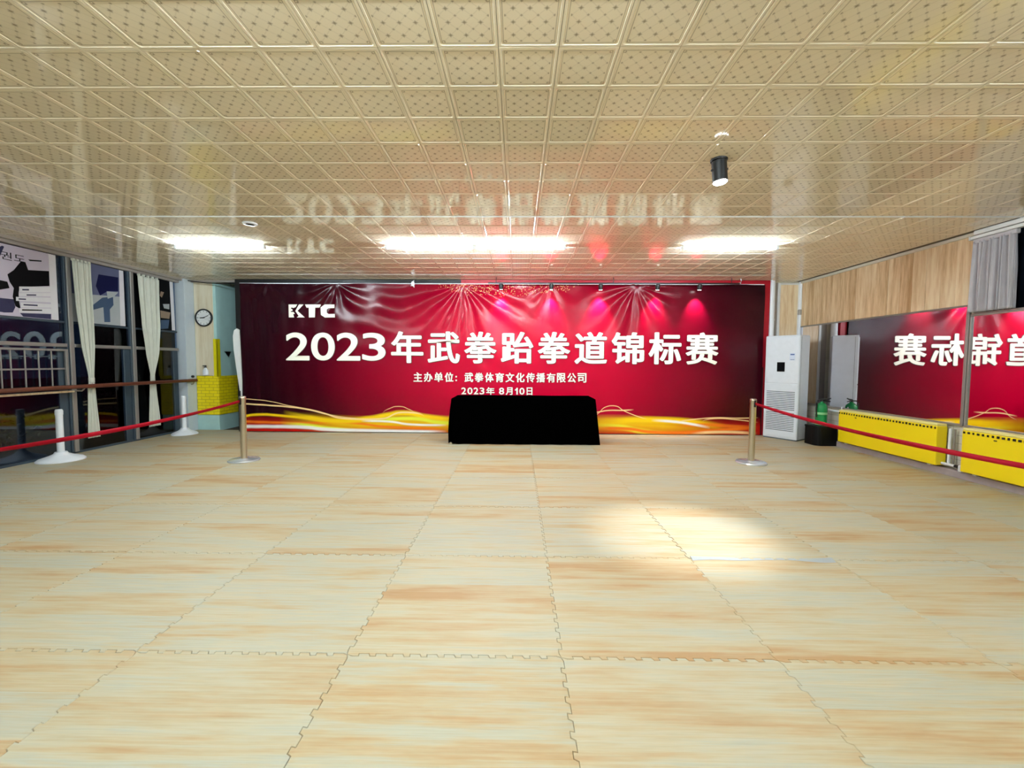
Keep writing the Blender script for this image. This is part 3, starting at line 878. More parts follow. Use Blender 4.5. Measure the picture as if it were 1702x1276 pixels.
def mat_banner():
    t = NT('printed_vinyl_crimson')
    co = t.n('ShaderNodeNewGeometry').outputs['Position']
    sp = t.n('ShaderNodeSeparateXYZ'); t.l(co, sp.inputs[0])
    x, z = sp.outputs[0], sp.outputs[2]
    # printed ground: crimson middle to maroon ends, part print, part painted-in light falloff
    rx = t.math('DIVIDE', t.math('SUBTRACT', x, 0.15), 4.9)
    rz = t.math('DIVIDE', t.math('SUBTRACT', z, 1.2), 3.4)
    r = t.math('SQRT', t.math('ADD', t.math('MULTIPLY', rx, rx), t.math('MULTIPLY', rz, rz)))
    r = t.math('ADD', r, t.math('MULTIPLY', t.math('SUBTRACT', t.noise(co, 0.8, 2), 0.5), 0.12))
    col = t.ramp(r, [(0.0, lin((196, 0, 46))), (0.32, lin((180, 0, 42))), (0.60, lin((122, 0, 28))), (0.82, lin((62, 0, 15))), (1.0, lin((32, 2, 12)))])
    # gold glitter printed along the top middle
    vo = t.n('ShaderNodeTexVoronoi'); t.l(co, vo.inputs['Vector']); vo.inputs['Scale'].default_value = 34.0
    spk = t.math('LESS_THAN', vo.outputs['Distance'], 0.30)
    gx = t.math('SUBTRACT', 1.0, t.math('ABSOLUTE', t.math('DIVIDE', t.math('ADD', x, 0.25), 1.9)), clamp=True)
    gz = t.math('DIVIDE', t.math('SUBTRACT', z, 2.52), 0.32, clamp=True)
    g = t.math('MULTIPLY', t.math('MULTIPLY', gx, gz), 1.5, clamp=True)
    g2 = t.math('GREATER_THAN', t.math('ADD', g, t.math('MULTIPLY', t.noise(co, 9.0, 2), 0.7)), 0.78)
    col = t.mix(t.math('MULTIPLY', t.math('MULTIPLY', spk, g2), 0.85), col, lin((232, 178, 120)))
    # warm base under the waves
    lo = t.math('DIVIDE', t.math('SUBTRACT', 0.36, z), 0.20, clamp=True)
    col = t.mix(t.math('MULTIPLY', lo, 0.8), col, lin((196, 26, 12)))
    X0, X1 = -5.4, 4.8
    xn = t.math('DIVIDE', t.math('SUBTRACT', x, X0), X1 - X0)
    YEL, ORG, WHT, PAL = lin((246, 204, 20)), lin((238, 118, 26)), lin((244, 240, 236)), lin((250, 214, 150))
    LIM = lin((232, 236, 60))
    def strand(pts, w, c, alpha=1.0, soft=0.5):
        nonlocal col
        pts = sorted(pts)
        fc = t.n('ShaderNodeFloatCurve')
        t.l(xn, fc.inputs['Value'])
        cu = fc.mapping.curves[0]
        P = [((a - X0) / (X1 - X0), b) for a, b in pts]
        cu.points[0].location = P[0]; cu.points[1].location = P[-1]
        for p in P[1:-1]: cu.points.new(*p)
        fc.mapping.use_clip = False
        fc.mapping.update()
        d = t.math('ABSOLUTE', t.math('SUBTRACT', z, fc.outputs[0]))
        a0, a1 = P[0][0], P[-1][0]
        e0 = t.math('DIVIDE', t.math('SUBTRACT', xn, a0), max(0.012, w * 1.2), clamp=True) if pts[0][0] > -5.2 else 1.0
        e1 = t.math('DIVIDE', t.math('SUBTRACT', a1, xn), max(0.012, w * 1.2), clamp=True)
        f = t.math('SUBTRACT', 1.0, t.math('DIVIDE', t.math('SUBTRACT', d, w * (1 - soft)), w * soft * 2), clamp=True)
        lo_ = t.math('GREATER_THAN', xn, a0 - 0.002)
        hi_ = t.math('LESS_THAN', xn, a1 + 0.002)
        f = t.math('MULTIPLY', t.math('MULTIPLY', f, lo_), t.math('MULTIPLY', hi_, alpha))
        f = t.math('MULTIPLY', f, e0); f = t.math('MULTIPLY', f, e1)
        col = t.mix(f, col, c)
    strand([(-4.6, 0.24), (-3.9, 0.20), (-3.0, 0.15), (-2.0, 0.20), (-1.2, 0.16), (-0.6, 0.15), (0.4, 0.15), (1.5, 0.20), (2.4, 0.19), (3.2, 0.14), (4.0, 0.09)], 0.10, YEL, 0.75, 0.9)
    strand([(-5.235, 0.2), (-4.657, 0.185), (-4.107, 0.181), (-3.42, 0.199), (-3.01, 0.174), (-2.6, 0.123), (-2.054, 0.099), (-1.344, 0.077)], 0.022, ORG, 0.9)
    strand([(-5.232, 0.31), (-4.928, 0.34), (-4.516, 0.315), (-4.105, 0.277), (-3.694, 0.225), (-3.146, 0.215)], 0.022, YEL)
    strand([(-4.515, 0.384), (-3.968, 0.278), (-3.42, 0.226), (-2.872, 0.271), (-2.461, 0.35), (-2.187, 0.385), (-1.779, 0.32), (-1.344, 0.27), (-0.9, 0.25)], 0.045, YEL)
    strand([(-2.9, 0.21), (-2.4, 0.27), (-2.0, 0.28), (-1.5, 0.21), (-0.9, 0.18)], 0.035, LIM, 0.9)
    strand([(-4.575, 0.164), (-4.108, 0.139), (-3.697, 0.087), (-3.286, 0.049), (-3.012, 0.03)], 0.035, LIM)
    strand([(-5.24, 0.104), (-4.659, 0.108), (-4.109, 0.098), (-3.697, 0.06), (-2.875, 0.038), (-1.781, 0.024), (-1.345, 0.022)], 0.030, WHT)
    strand([(-5.24, 0.02), (-4.6, 0.03), (-3.9, 0.012)], 0.03, lin((190, 16, 10)))
    strand([(-3.009, 0.229), (-2.462, 0.219), (-2.053, 0.167), (-1.344, 0.159)], 0.018, WHT, 0.9)
    strand([(-5.225, 0.543), (-4.786, 0.519), (-4.375, 0.489), (-4.101, 0.455), (-3.692, 0.362), (-3.282, 0.269), (-2.598, 0.273), (-2.187, 0.399), (-1.779, 0.32)], 0.013, PAL)
    strand([(-5.222, 0.639), (-4.839, 0.606), (-4.429, 0.521), (-3.91, 0.429), (-3.419, 0.309), (-3.008, 0.27)], 0.007, PAL, 0.85)
    strand([(-2.597, 0.369), (-2.432, 0.479), (-2.282, 0.513), (-2.105, 0.468), (-1.942, 0.373)], 0.006, PAL, 0.85)
    # right-hand group
    strand([(1.4, 0.257), (1.906, 0.259), (2.228, 0.278), (2.712, 0.281), (3.098, 0.268), (3.517, 0.222), (4.002, 0.128)], 0.055, YEL)
    strand([(1.4, 0.159), (1.908, 0.145), (2.394, 0.067), (2.879, 0.022)], 0.045, LIM, 0.9)
    strand([(1.4, 0.11), (2.07, 0.114), (2.556, 0.052), (3.04, 0.039), (3.522, 0.075), (4.55, 0.147)], 0.030, ORG)
    strand([(3.0, 0.16), (3.6, 0.20), (4.1, 0.17), (4.58, 0.15)], 0.030, ORG, 0.8)
    strand([(3.3, 0.02), (3.8, 0.06), (4.58, 0.04)], 0.024, PAL, 0.9)
    strand([(2.551, 0.28), (3.034, 0.251), (3.357, 0.204), (3.68, 0.142)], 0.022, WHT)
    strand([(1.4, 0.40), (1.548, 0.43), (1.773, 0.464), (1.999, 0.465), (2.224, 0.48)], 0.010, PAL)
    strand([(1.4, 0.33), (1.548, 0.404), (1.707, 0.535), (1.82, 0.552), (1.999, 0.472), (2.226, 0.376), (2.486, 0.296)], 0.007, PAL)
    strand([(3.034, 0.251), (3.45, 0.312), (3.835, 0.338), (4.156, 0.33), (4.58, 0.342)], 0.009, PAL)
    strand([(3.516, 0.254), (3.835, 0.322), (4.092, 0.307), (4.58, 0.25)], 0.008, PAL)
    t.l(col, t.b.inputs['Base Color'])
    return t.set(Roughness=0.24, Specular_IOR_Level=0.22)

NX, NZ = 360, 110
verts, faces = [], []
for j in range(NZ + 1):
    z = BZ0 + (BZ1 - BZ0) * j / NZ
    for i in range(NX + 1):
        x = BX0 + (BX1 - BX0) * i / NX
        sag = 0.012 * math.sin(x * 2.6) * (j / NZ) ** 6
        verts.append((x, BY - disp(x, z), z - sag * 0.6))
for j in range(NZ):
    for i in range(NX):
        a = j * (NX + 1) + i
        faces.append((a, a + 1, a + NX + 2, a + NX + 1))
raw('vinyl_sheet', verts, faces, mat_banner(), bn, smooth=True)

# lettering
font_c = bpy.data.curves.new('glyph', 'FONT')
font_o = bpy.data.objects.new('glyph', font_c)
COL.objects.link(font_o)

def glyph(body, weight, space=1.0):
    if body == '1':        # plain upright with a short flag
        return ([(0.0, 0.52), (0.0, 0.43), (0.17, 0.49), (0.17, 0.0), (0.30, 0.0), (0.30, 0.71), (0.19, 0.71), (0.10, 0.56)],
                [(0, 1, 2, 7), (7, 2, 6), (2, 3, 4, 5), (2, 5, 6)])
    font_c.body = body
    font_c.offset = weight
    font_c.space_character = space
    dg = bpy.context.evaluated_depsgraph_get()
    dg.update()
    me = bpy.data.meshes.new_from_object(font_o.evaluated_get(dg))
    vs = [v.co[:2] for v in me.vertices]
    fs = [tuple(p.vertices) for p in me.polygons]
    bpy.data.meshes.remove(me)
    return vs, fs

def glyph_copies(body, x0, x1, z0, z1, wx, wz, lift, dx=0.0, dz=0.0, grow=0.0):
    """one character fitted to a box; heavier weight by copies shifted round a small ellipse"""
    vs, fs = glyph(body, 0.0)
    a0, a1 = min(p[0] for p in vs), max(p[0] for p in vs)
    b0, b1 = min(p[1] for p in vs), max(p[1] for p in vs)
    V, F = [], []
    n = 12
    for k in range(n):
        ox = (wx + grow) * math.cos(2 * PI * k / n) + dx
        oz = (wz + grow) * math.sin(2 * PI * k / n) + dz
        b = len(V)
        for p in vs:
            x = x0 + wx + (p[0] - a0) / (a1 - a0) * (x1 - x0 - 2 * wx) + ox
            z = z0 + wz + (p[1] - b0) / (b1 - b0) * (z1 - z0 - 2 * wz) + oz
            V.append((x, BY - disp(x, z) - lift - 0.00008 * k, z))
        F.extend(tuple(i + b for i in f) for f in fs)
    return V, F

def lettering(items, parent, wx, wz, grow):
    for body, x0, x1, z0, z1 in items:
        V, F = glyph_copies(body, x0, x1, z0, z1, wx, wz, 0.011)
        o = raw('letter', V, F, M_IVORY, parent)
        V, F = glyph_copies(body, x0, x1, z0, z1, wx, wz, 0.004, grow * 0.4, -grow * 0.5, grow)
        raw('letter_edge', V, F, M_LETTEREDGE, o)

title = []
for k, ch in enumerate('2023'):
    x0 = -4.426 + k * 0.487
    title.append((ch, x0, x0 + 0.452, 1.385, 1.915))
for k, ch in enumerate('年武拳跆拳道锦标赛'):
    x0 = -2.408 + k * 0.697
    title.append((ch, x0, x0 + 0.615, 1.345, 1.945))
lettering(title[:4], bn, 0.013, 0.010, 0.008)
lettering(title[4:], bn, 0.019, 0.011, 0.008)
line2 = []
chars = '主办单位'
for k, ch in enumerate(chars):
    line2.append((ch, -1.985 + k * 0.199, -1.985 + k * 0.199 + 0.168, 0.99, 1.170))
for zz in (1.005, 1.075): line2.append(('.', -1.183, -1.153, zz, zz + 0.030))
for k, ch in enumerate('武拳体育文化传播有限公司'):
    x0 = -1.010 + k * 0.1955
    line2.append((ch, x0, x0 + 0.168, 0.99, 1.170))
lettering(line2, bn, 0.0055, 0.0035, 0.004)
line3 = []
x = -1.069
for ch, w_, gap in (('2', 0.092, 0.024), ('0', 0.098, 0.020), ('2', 0.092, 0.022), ('3', 0.092, 0.034), ('年', 0.160, 0.085),
                    ('8', 0.098, 0.03), ('月', 0.130, 0.045), ('1', 0.056, 0.029), ('0', 0.098, 0.04), ('日', 0.110, 0.03)):
    dz = 0.0 if ord(ch) < 256 else 0.008
    line3.append((ch, x, x + w_, 0.755 - dz, 0.885 + dz))
    x += w_ + gap
lettering(line3, bn, 0.0042, 0.004, 0.004)

def polys(name, plist, mat, parent, lift):
    V, F = [], []
    for pts in plist:
        b = len(V)
        bm = bmesh.new()
        bm.faces.new([bm.verts.new((p[0], 0, p[1])) for p in pts])
        bm.normal_update()
        bmesh.ops.triangulate(bm, faces=bm.faces[:])
        bm.verts.ensure_lookup_table(); bm.verts.index_update()
        for v in bm.verts: V.append((v.co.x, BY - disp(v.co.x, v.co.z) - lift, v.co.z))
        for f in bm.faces: F.append(tuple(v.index + b for v in f.verts))
        bm.free()
    return raw(name, V, F, mat, parent)

def logo_xy(px, py):      # emblem drawn on its own 340 x 100 grid
    return (-4.356 + (px - 343) / 332.0 * 0.893, 2.444 - (py - 237) / 92.0 * 0.246)
LOGO = [
    [(343, 237), (408, 237), (396, 256), (380, 262), (364, 258), (360, 266), (372, 272), (372, 282), (358, 284), (360, 290), (380, 290), (388, 304), (376, 304), (382, 328), (343, 328)],
    [(420, 237), (452, 237), (408, 282), (456, 328), (400, 328), (414, 318), (392, 283)],
    [(462, 237), (576, 237), (566, 259), (532, 259), (532, 328), (486, 328), (486, 259), (470, 259)],
    [(604, 237), (672, 237), (672, 262), (626, 262), (614, 272), (614, 294), (626, 303), (675, 303), (675, 328), (600, 328), (574, 310), (574, 258)]]
polys('club_emblem', [[logo_xy(*p) for p in q] for q in LOGO], M_IVORY, bn, 0.010)

# brush lettering on the first poster (same glyph source)
def wall_text(body, y0, y1, z0, z1, weight, x, mat, parent, name):
    vs, fs = glyph(body, weight)
    a0, a1 = min(p[0] for p in vs), max(p[0] for p in vs)
    b0, b1 = min(p[1] for p in vs), max(p[1] for p in vs)
    V = [(x, y0 + (p[0] - a0) / (a1 - a0) * (y1 - y0), z0 + (p[1] - b0) / (b1 - b0) * (z1 - z0)) for p in vs]
    return raw(name, V, fs, mat, parent)
wall_text('권도', 5.175, 5.44, 2.635, 2.735, 0.0, PX + 0.004, M_P_BLACK, po, 'brush_lettering')

bpy.data.objects.remove(font_o)

# frame that carries the banner
fr = thing('banner_frame', 'red and black board frame standing behind the crimson banner', 'frame', (-0.3, 8.0, 0.0))
obj('black_beam', B(-5.41, -1.08, 7.925, 8.0, 2.835, ZC - 0.004), M_BLACKBEAM, fr)
obj('black_post', B(-5.41, -5.31, 7.925, 8.0, 0.0, 2.835), M_BLACKBEAM, fr)
obj('red_header', B(-1.08, 4.74, 7.925, 8.0, 2.765, ZC - 0.004), M_REDFRAME, fr)
obj('red_side', B(4.62, 4.74, 7.925, 8.0, 0.0, 2.765), M_REDFRAME, fr)
obj('top_batten', tube([(-5.29, 7.885, 2.842), (4.60, 7.885, 2.842)], 0.008, 8), M_WHITEPL, bn, smooth=True)
obj('edge_strip', B(4.64, 4.66, 7.915, 7.926, 0.0, 1.3), M_BLACKBEAM, fr)

# ------------------------------------------------------------------ small spotlights on the banner rail
RY = 7.70
rail = thing('light_rail', 'black rail of spotlights along the right top of the banner', 'light rail', (1.6, RY, 2.83))
obj('rail', B(-0.55, 4.05, RY - 0.014, RY + 0.014, 2.812, 2.834, 0.003), M_BLACK, rail)
for xx in (-0.4, 1.75, 3.9):
    obj('hanger', tube([(xx, RY, 2.834), (xx, RY, ZC + 0.004)], 0.007, 8), M_BLACK, rail)
SPOTW = {0: 70.0, 1: 60.0, 2: 95.0, 3: 80.0, 4: 95.0}
where = ['leftmost of five', 'second from the left', 'middle one of five', 'fourth from the left', 'rightmost of five']
for k, xx in enumerate((-0.31, 0.615, 1.52, 2.565, 3.33)):
    s = thing('track_spotlight', 'small black spotlight on the banner rail, ' + where[k], 'spotlight', (xx, RY, 2.80), 'spotlights above the banner')
    tilt = Matrix.Translation((xx, RY, 2.812)) @ Matrix.Rotation(math.radians(13), 4, 'X')
    bm = lathe([(0.030, -0.105), (0.037, -0.102), (0.037, -0.03), (0.033, -0.004), (0.014, 0.0)], (0, 0, 0), 20); bm.transform(tilt)
    obj('housing', bm, M_BLACK, s, smooth=True)
    bm = lathe([(0.028, -0.108), (0.0295, -0.1045)], (0, 0, 0), 20); bm.transform(tilt)
    obj('lens', bm, M_LENS, s)
    bm = B(-0.045, 0.045, -0.008, 0.008, -0.055, -0.035); bm.transform(tilt)
    obj('yoke', bm, M_BLACK, s)
    L = bpy.data.lights.new('spot_beam', 'SPOT')
    L.energy = SPOTW[k]; L.spot_size = math.radians(70); L.spot_blend = 0.9; L.shadow_soft_size = 0.02
    L.color = (1.0, 0.90, 0.93)
    lo = bpy.data.objects.new('spot_beam', L); COL.objects.link(lo); lo.parent = s
    lo.location = (0, 0.028, -0.105)
    lo.rotation_euler = (math.radians(20), 0, 0)

# ------------------------------------------------------------------ fluorescent ceiling tubes
def tube_light(x0, x1, y, label):
    r = thing('tube_light', label, 'ceiling light', ((x0 + x1) / 2, y, ZC - 0.07), 'fluorescent tubes on the ceiling')
    obj('channel', B(x0, x1, y - 0.017, y + 0.017, ZC - 0.014, ZC + 0.001, 0.003), M_WHITE, r)
    obj('tube', lathe([(0.012, x0 + 0.03), (0.012, x1 - 0.03)], (0, y, ZC - 0.036), 16, 'X'), M_TUBE, r, smooth=True)
    for xe in (x0, x1 - 0.032):
        obj('end_cap', B(xe, xe + 0.032, y - 0.017, y + 0.017, ZC - 0.052, ZC - 0.012, 0.003), M_WHITEPL, r)
TY = 5.61
tube_light(-4.63, -3.40, TY, 'lit ceiling tube at far left, above the clock side of the banner')
tube_light(-1.78, -0.575, TY, 'left half of the long lit ceiling tube in the middle')
tube_light(-0.572, 0.635, TY, 'right half of the long lit ceiling tube in the middle')
tube_light(2.17, 3.44, TY, 'lit ceiling tube at right, beyond the black ceiling spotlight')
for a, b, lb in ((-4.63, -3.40, 'left'), (-1.78, -0.575, 'middle left'), (-0.572, 0.635, 'middle right'), (2.17, 3.44, 'right')):
    tube_light(a, b, 1.0, 'lit ceiling tube overhead behind the picture edge, ' + lb)

# black ceiling spotlight
cs = thing('ceiling_spotlight', 'black cylindrical spotlight on the ceiling, its lower end glowing', 'spotlight', (1.535, 3.28, ZC))
tl = Matrix.Translation((1.535, 3.28, ZC)) @ Matrix.Rotation(math.radians(-5), 4, 'Y')
obj('base_plate', lathe([(0.060, -0.012), (0.062, -0.002), (0.062, 0.002)], (1.535, 3.28, ZC), 28), M_BLACK, cs, smooth=True)
bm = lathe([(0.050, -0.165), (0.054, -0.160), (0.054, -0.014), (0.045, -0.008)], (0, 0, 0), 28); bm.transform(tl)
obj('housing', bm, M_BLACK, cs, smooth=True)
bm = lathe([(0.040, -0.178), (0.049, -0.172), (0.050, -0.1645)], (0, 0, 0), 28); bm.transform(tl)
obj('lens', bm, M_LENS, cs, smooth=True)
for sx in (-1, 1):
    bm = lathe([(0.008, 0.050), (0.008, 0.064)], (0, 0, -0.075), 10, 'X')
    for v in bm.verts: v.co.x *= sx
    bm.transform(tl)
    obj('side_screw', bm, M_BLACK, cs)
L = bpy.data.lights.new('spot_beam', 'SPOT'); L.energy = 230; L.spot_size = math.radians(36); L.spot_blend = 0.9; L.shadow_soft_size = 0.04; L.color = (1, 0.98, 0.96)
lo = bpy.data.objects.new('spot_beam', L); COL.objects.link(lo); lo.parent = cs
lo.location = (0.016, 0, -0.185); lo.rotation_euler = (0.0, math.radians(5), 0)

# small round vent ring on the ceiling
dv = thing('ceiling_ring', 'small dark round fitting on the ceiling near the left tube', 'fitting', (-3.04, 4.74, ZC - 0.01))
obj('ring', lathe([(0.050, -0.016), (0.072, -0.012), (0.076, 0.0)], (-3.04, 4.74, ZC), 24), M_WHITEPL, dv, smooth=True)
obj('core', lathe([(0.028, -0.024), (0.046, -0.0165)], (-3.04, 4.74, ZC), 24), M_BLACK, dv, smooth=True)

# ------------------------------------------------------------------ white pipe, cable ends at the banner top
wp = thing('wall_pipe', 'white vertical pipe between the red frame and the wood panel', 'pipe', (4.81, 7.985, 0.0))
obj('pipe', lathe([(0.055, 0.0), (0.055, ZC - 0.002)], (4.81, 7.985, 0), 24), M_WHITEPL, wp, smooth=True)
for zz in (2.2, 0.6):
    obj('collar', lathe([(0.056, -0.02), (0.060, -0.018), (0.060, 0.018), (0.056, 0.02)], (4.81, 7.985, zz), 24), M_WHITEPL, wp, smooth=True)
wp2 = thing('wall_pipe', 'slim white pipe in the corner between wood panel and mirror wall', 'pipe', (5.39, 8.04, 0.0))
obj('pipe', lathe([(0.028, 0.0), (0.028, ZC - 0.002)], (5.39, 8.045, 0), 18), M_WHITEPL, wp2, smooth=True)
obj('valve', lathe([(0.030, -0.05), (0.036, -0.045), (0.036, 0.045), (0.030, 0.05)], (5.39, 8.045, 2.35), 18), M_GREYTRIM, wp2, smooth=True)
tag(obj('cable_end', tube([(4.12, 7.80, ZC + 0.002), (4.13, 7.80, 2.89), (4.12, 7.80, 2.855), (4.07, 7.80, 2.845)], 0.009, 8), M_WHITEPL, smooth=True),
    'short white cable end hanging from the ceiling near the right spotlights', 'cable')
cl = thing('rope_clip', 'small white clip hanging on the black beam above the title', 'clip', (-1.97, 7.85, 2.77))
bm = lathe([(0.012, -0.05), (0.030, -0.035), (0.036, 0.0), (0.024, 0.03), (0.010, 0.04)], (-1.97, 7.82, 2.835), 14)
obj('body', bm, M_WHITEPL, cl, smooth=True)
obj('jaw', tube([(-1.955, 7.82, 2.80), (-1.945, 7.81, 2.76)], [0.012, 0.006], 8), M_WHITEPL, cl, smooth=True)
obj('jaw', tube([(-1.99, 7.82, 2.81), (-2.005, 7.81, 2.785)], [0.010, 0.005], 8), M_WHITEPL, cl, smooth=True)
obj('hook', tube([(-1.97, 7.83, 2.87), (-1.965, 7.86, 2.895), (-1.965, 7.90, 2.90)], 0.007, 8), M_WHITEPL, cl, smooth=True)
pts = []
for k in range(13):
    f = k / 12
    pts.append((-6.33 + f * 0.93, 7.95 + 0.0 * f, 2.905 - 0.05 * f - 0.03 * math.sin(f * PI)))
tag(obj('power_cable', tube(pts, 0.009, 8), M_BLACK, smooth=True), 'black cable sagging from the pale pillar to the banner frame', 'cable')

# pale board leaning in the gap left of the banner
lb = thing('leaning_paddle', 'pale narrow board with rounded top standing left of the banner edge', 'board', (-5.43, 7.82, 0.0))
bm = bmesh.new()
prof = [(-5.330, 0.66), (-5.322, 1.0), (-5.335, 1.6), (-5.345, 1.96), (-5.385, 1.985), (-5.435, 1.95), (-5.462, 1.84), (-5.455, 1.60), (-5.41, 1.20), (-5.36, 0.80)]
f = bm.faces.new([bm.verts.new((x, 7.835, z)) for x, z in prof])
r = bmesh.ops.extrude_face_region(bm, geom=[f])
for v in [g for g in r['geom'] if isinstance(g, bmesh.types.BMVert)]: v.co.y += 0.03
for v in bm.verts: v.co.x += 0.045
obj('blade', bm, M_PLASTICWHITE, lb)
obj('stem', tube([(-5.31, 7.845, 0.80), (-5.31, 7.845, 0.0)], 0.018, 10), M_BLACK, lb, smooth=True)

# ------------------------------------------------------------------ table and black cloth
tb = thing('folding_table', 'long table wholly covered by a black cloth before the banner', 'table', (0.1, 7.1, 0.0))
obj('tabletop', B(-1.08, 1.28, 6.86, 7.44, 0.735, 0.770, 0.005), M_TABLEWOOD, tb)
for xx in (-1.0, 1.2):
    for yy in (6.94, 7.36):
        obj('leg', tube([(xx, yy, 0.0), (xx, yy, 0.735)], 0.016, 10), M_ALU, tb, smooth=True)

def cloth():
    # draped cloth: rings from the middle of the top outwards and down
    x0, x1, y0, y1, zt = -1.095, 1.295, 6.845, 7.455, 0.774
    n = 60
    per = []
    def seg(a, b, k):
        return [(a[0] + (b[0] - a[0]) * i / k, a[1] + (b[1] - a[1]) * i / k) for i in range(k)]
    c = [(x0, y0), (x1, y0), (x1, y1), (x0, y1)]
    per = seg(c[0], c[1], 48) + seg(c[1], c[2], 14) + seg(c[2], c[3], 48) + seg(c[3], c[0], 14)
    N = len(per)
    V, F = [], []
    cx, cy = (x0 + x1) / 2, (y0 + y1) / 2
    levels = [(0.5, 0), (0.985, 0), (1.0, 0.012), (1.0, 0.05), (1.0, 0.25), (1.0, 0.5), (1.0, 0.72), (1.0, 1.0)]
    for li, (s, dr) in enumerate(levels):
        for i, (px, py) in enumerate(per):
            x, y = cx + (px - cx) * s, cy + (py - cy) * s
            z = zt + 0.004 * noise.noise((x * 3, y * 3, 0)) - dr * 0.762
            if dr > 0.02:
                nx_ = -1 if abs(px - x0) < 1e-6 else (1 if abs(px - x1) < 1e-6 else 0)
                ny_ = -1 if abs(py - y0) < 1e-6 else (1 if abs(py - y1) < 1e-6 else 0)
                w = 0.010 * math.sin(i * 0.9) * dr + 0.008 * noise.noise((i * 0.21, dr * 2, 3.0)) * dr
                corner = nx_ != 0 and ny_ != 0
                fl = 0.02 * dr + w
                # left end bulges then tucks in, right end flares to the floor
                lx = 0.055 * math.sin(min(1, dr) * PI * 0.62) if x < cx else 0.085 * dr
                if nx_: x += nx_ * lx
                elif abs(px - x0) < 0.06 or abs(px - x1) < 0.06: x += (-1 if x < cx else 1) * lx * 0.7
                if ny_: y += ny_ * fl
                if dr == 1.0:
                    z = 0.010 + 0.008 * abs(noise.noise((i * 0.35, 0, 1.0))) + (0.012 if x < -1.0 else 0.0)
                    if x > 1.15 and ny_ == -1: z = 0.003
            V.append((x, y, z))
    for li in range(len(levels) - 1):
        for i in range(N):
            a, b = li * N + i, li * N + (i + 1) % N
            F.append((a, a + N, b + N, b))
    V.append((cx, cy, zt))
    for i in range(N): F.append((len(V) - 1, i, (i + 1) % N))
    o = raw('tablecloth', V, F, M_BLACKCLOTH, None, smooth=True)
    return o
tag(cloth(), 'plain black cloth draped to the floor over the table before the banner', 'tablecloth')
cw = tag(obj('caster_wheel', lathe([(0.016, -0.012), (0.022, -0.010), (0.022, 0.010), (0.016, 0.012)], (-1.10, 6.79, 0.022), 18, 'Y'), M_CHROME, smooth=True),
         'tiny shiny caster peeping out under the black cloth at its left corner', 'caster')

# ------------------------------------------------------------------ barrier posts and ribbons
def steel_post(x, y, label):
    r = thing('barrier_post', label, 'barrier post', (x, y, 0.0), 'steel barrier posts')
    obj('base', lathe([(0.195, 0.0), (0.197, 0.008), (0.185, 0.020), (0.060, 0.028), (0.050, 0.034)], (x, y, 0), 36), M_STEELBASE, r, smooth=True)
    obj('pole', lathe([(0.040, 0.030), (0.040, 0.83)], (x, y, 0), 24), M_CHROME, r, smooth=True)
    obj('head', lathe([(0.041, 0.83), (0.043, 0.835), (0.043, 0.878), (0.038, 0.886)], (x, y, 0), 24), M_CHROME, r, smooth=True)
    obj('belt_slot', B(x - 0.012, x + 0.012, y - 0.055, y - 0.036, 0.775, 0.865, 0.003), M_BLACK, r)
    return r
steel_post(-3.765, 5.60, 'brushed steel barrier post on the left, before the banner edge')
steel_post(3.235, 5.70, 'brushed steel barrier post on the right, before the air conditioner')
steel_post(-3.40, 1.55, 'steel barrier post holding the left ribbon, beyond the left edge')
steel_post(2.95, 1.45, 'steel barrier post holding the right ribbon, beyond the right edge')

def ribbon(a, b, sag, label):
    a, b = Vector(a), Vector(b)
    V, F = [], []
    n = 40
    for i in range(n + 1):
        f = i / n
        p = a.lerp(b, f)
        p.z -= sag * 4 * f * (1 - f)
        tw = 0.45 * math.sin(f * 9.0 + 0.6) * math.sin(f * PI) + 0.5 * f
        h = 0.0185 * math.cos(tw)
        s = 0.0185 * math.sin(tw)
        V += [(p.x - s, p.y, p.z - h), (p.x + s, p.y, p.z + h)]
    for i in range(n): F.append((2 * i, 2 * i + 1, 2 * i + 3, 2 * i + 2))
    o = raw('barrier_ribbon', V, F, M_RIBBON, None, smooth=True)
    md = o.modifiers.new('thickness', 'SOLIDIFY'); md.thickness = 0.002; md.offset = 0
    return tag(o, label, 'ribbon', 'red barrier ribbons')
ribbon((-3.765, 5.545, 0.822), (-3.40, 1.605, 0.822), 0.075, 'red ribbon stretched from the left steel post past the left windows')
ribbon((3.235, 5.645, 0.822), (2.95, 1.505, 0.822), 0.075, 'red ribbon stretched from the right steel post past the yellow radiators')

def white_post(x, y, h, rb, label):
    r = thing('barrier_post', label, 'barrier post', (x, y, 0.0), 'white plastic posts by the windows')
    obj('base', lathe([(rb, 0.0), (rb, 0.012), (rb * 0.9, 0.035), (rb * 0.5, 0.070), (0.075, 0.095), (0.060, 0.12)], (x, y, 0), 36), M_WHITEPL, r, smooth=True)
    obj('pole', lathe([(0.038, 0.09), (0.037, h - 0.02), (0.037, h - 0.006), (0.030, h)], (x, y, 0), 24), M_WHITEPL, r, smooth=True)
    obj('collar', lathe([(0.040, h - 0.075), (0.041, h - 0.07), (0.041, h - 0.02), (0.038, h - 0.016)], (x, y, 0), 24), M_WHITEPL, r, smooth=True)
white_post(-6.235, 5.52, 0.70, 0.245, 'white plastic post on a wide round base below the barred window')
white_post(-6.20, 7.58, 0.72, 0.205, 'white plastic post on a round base before the pale pillar')

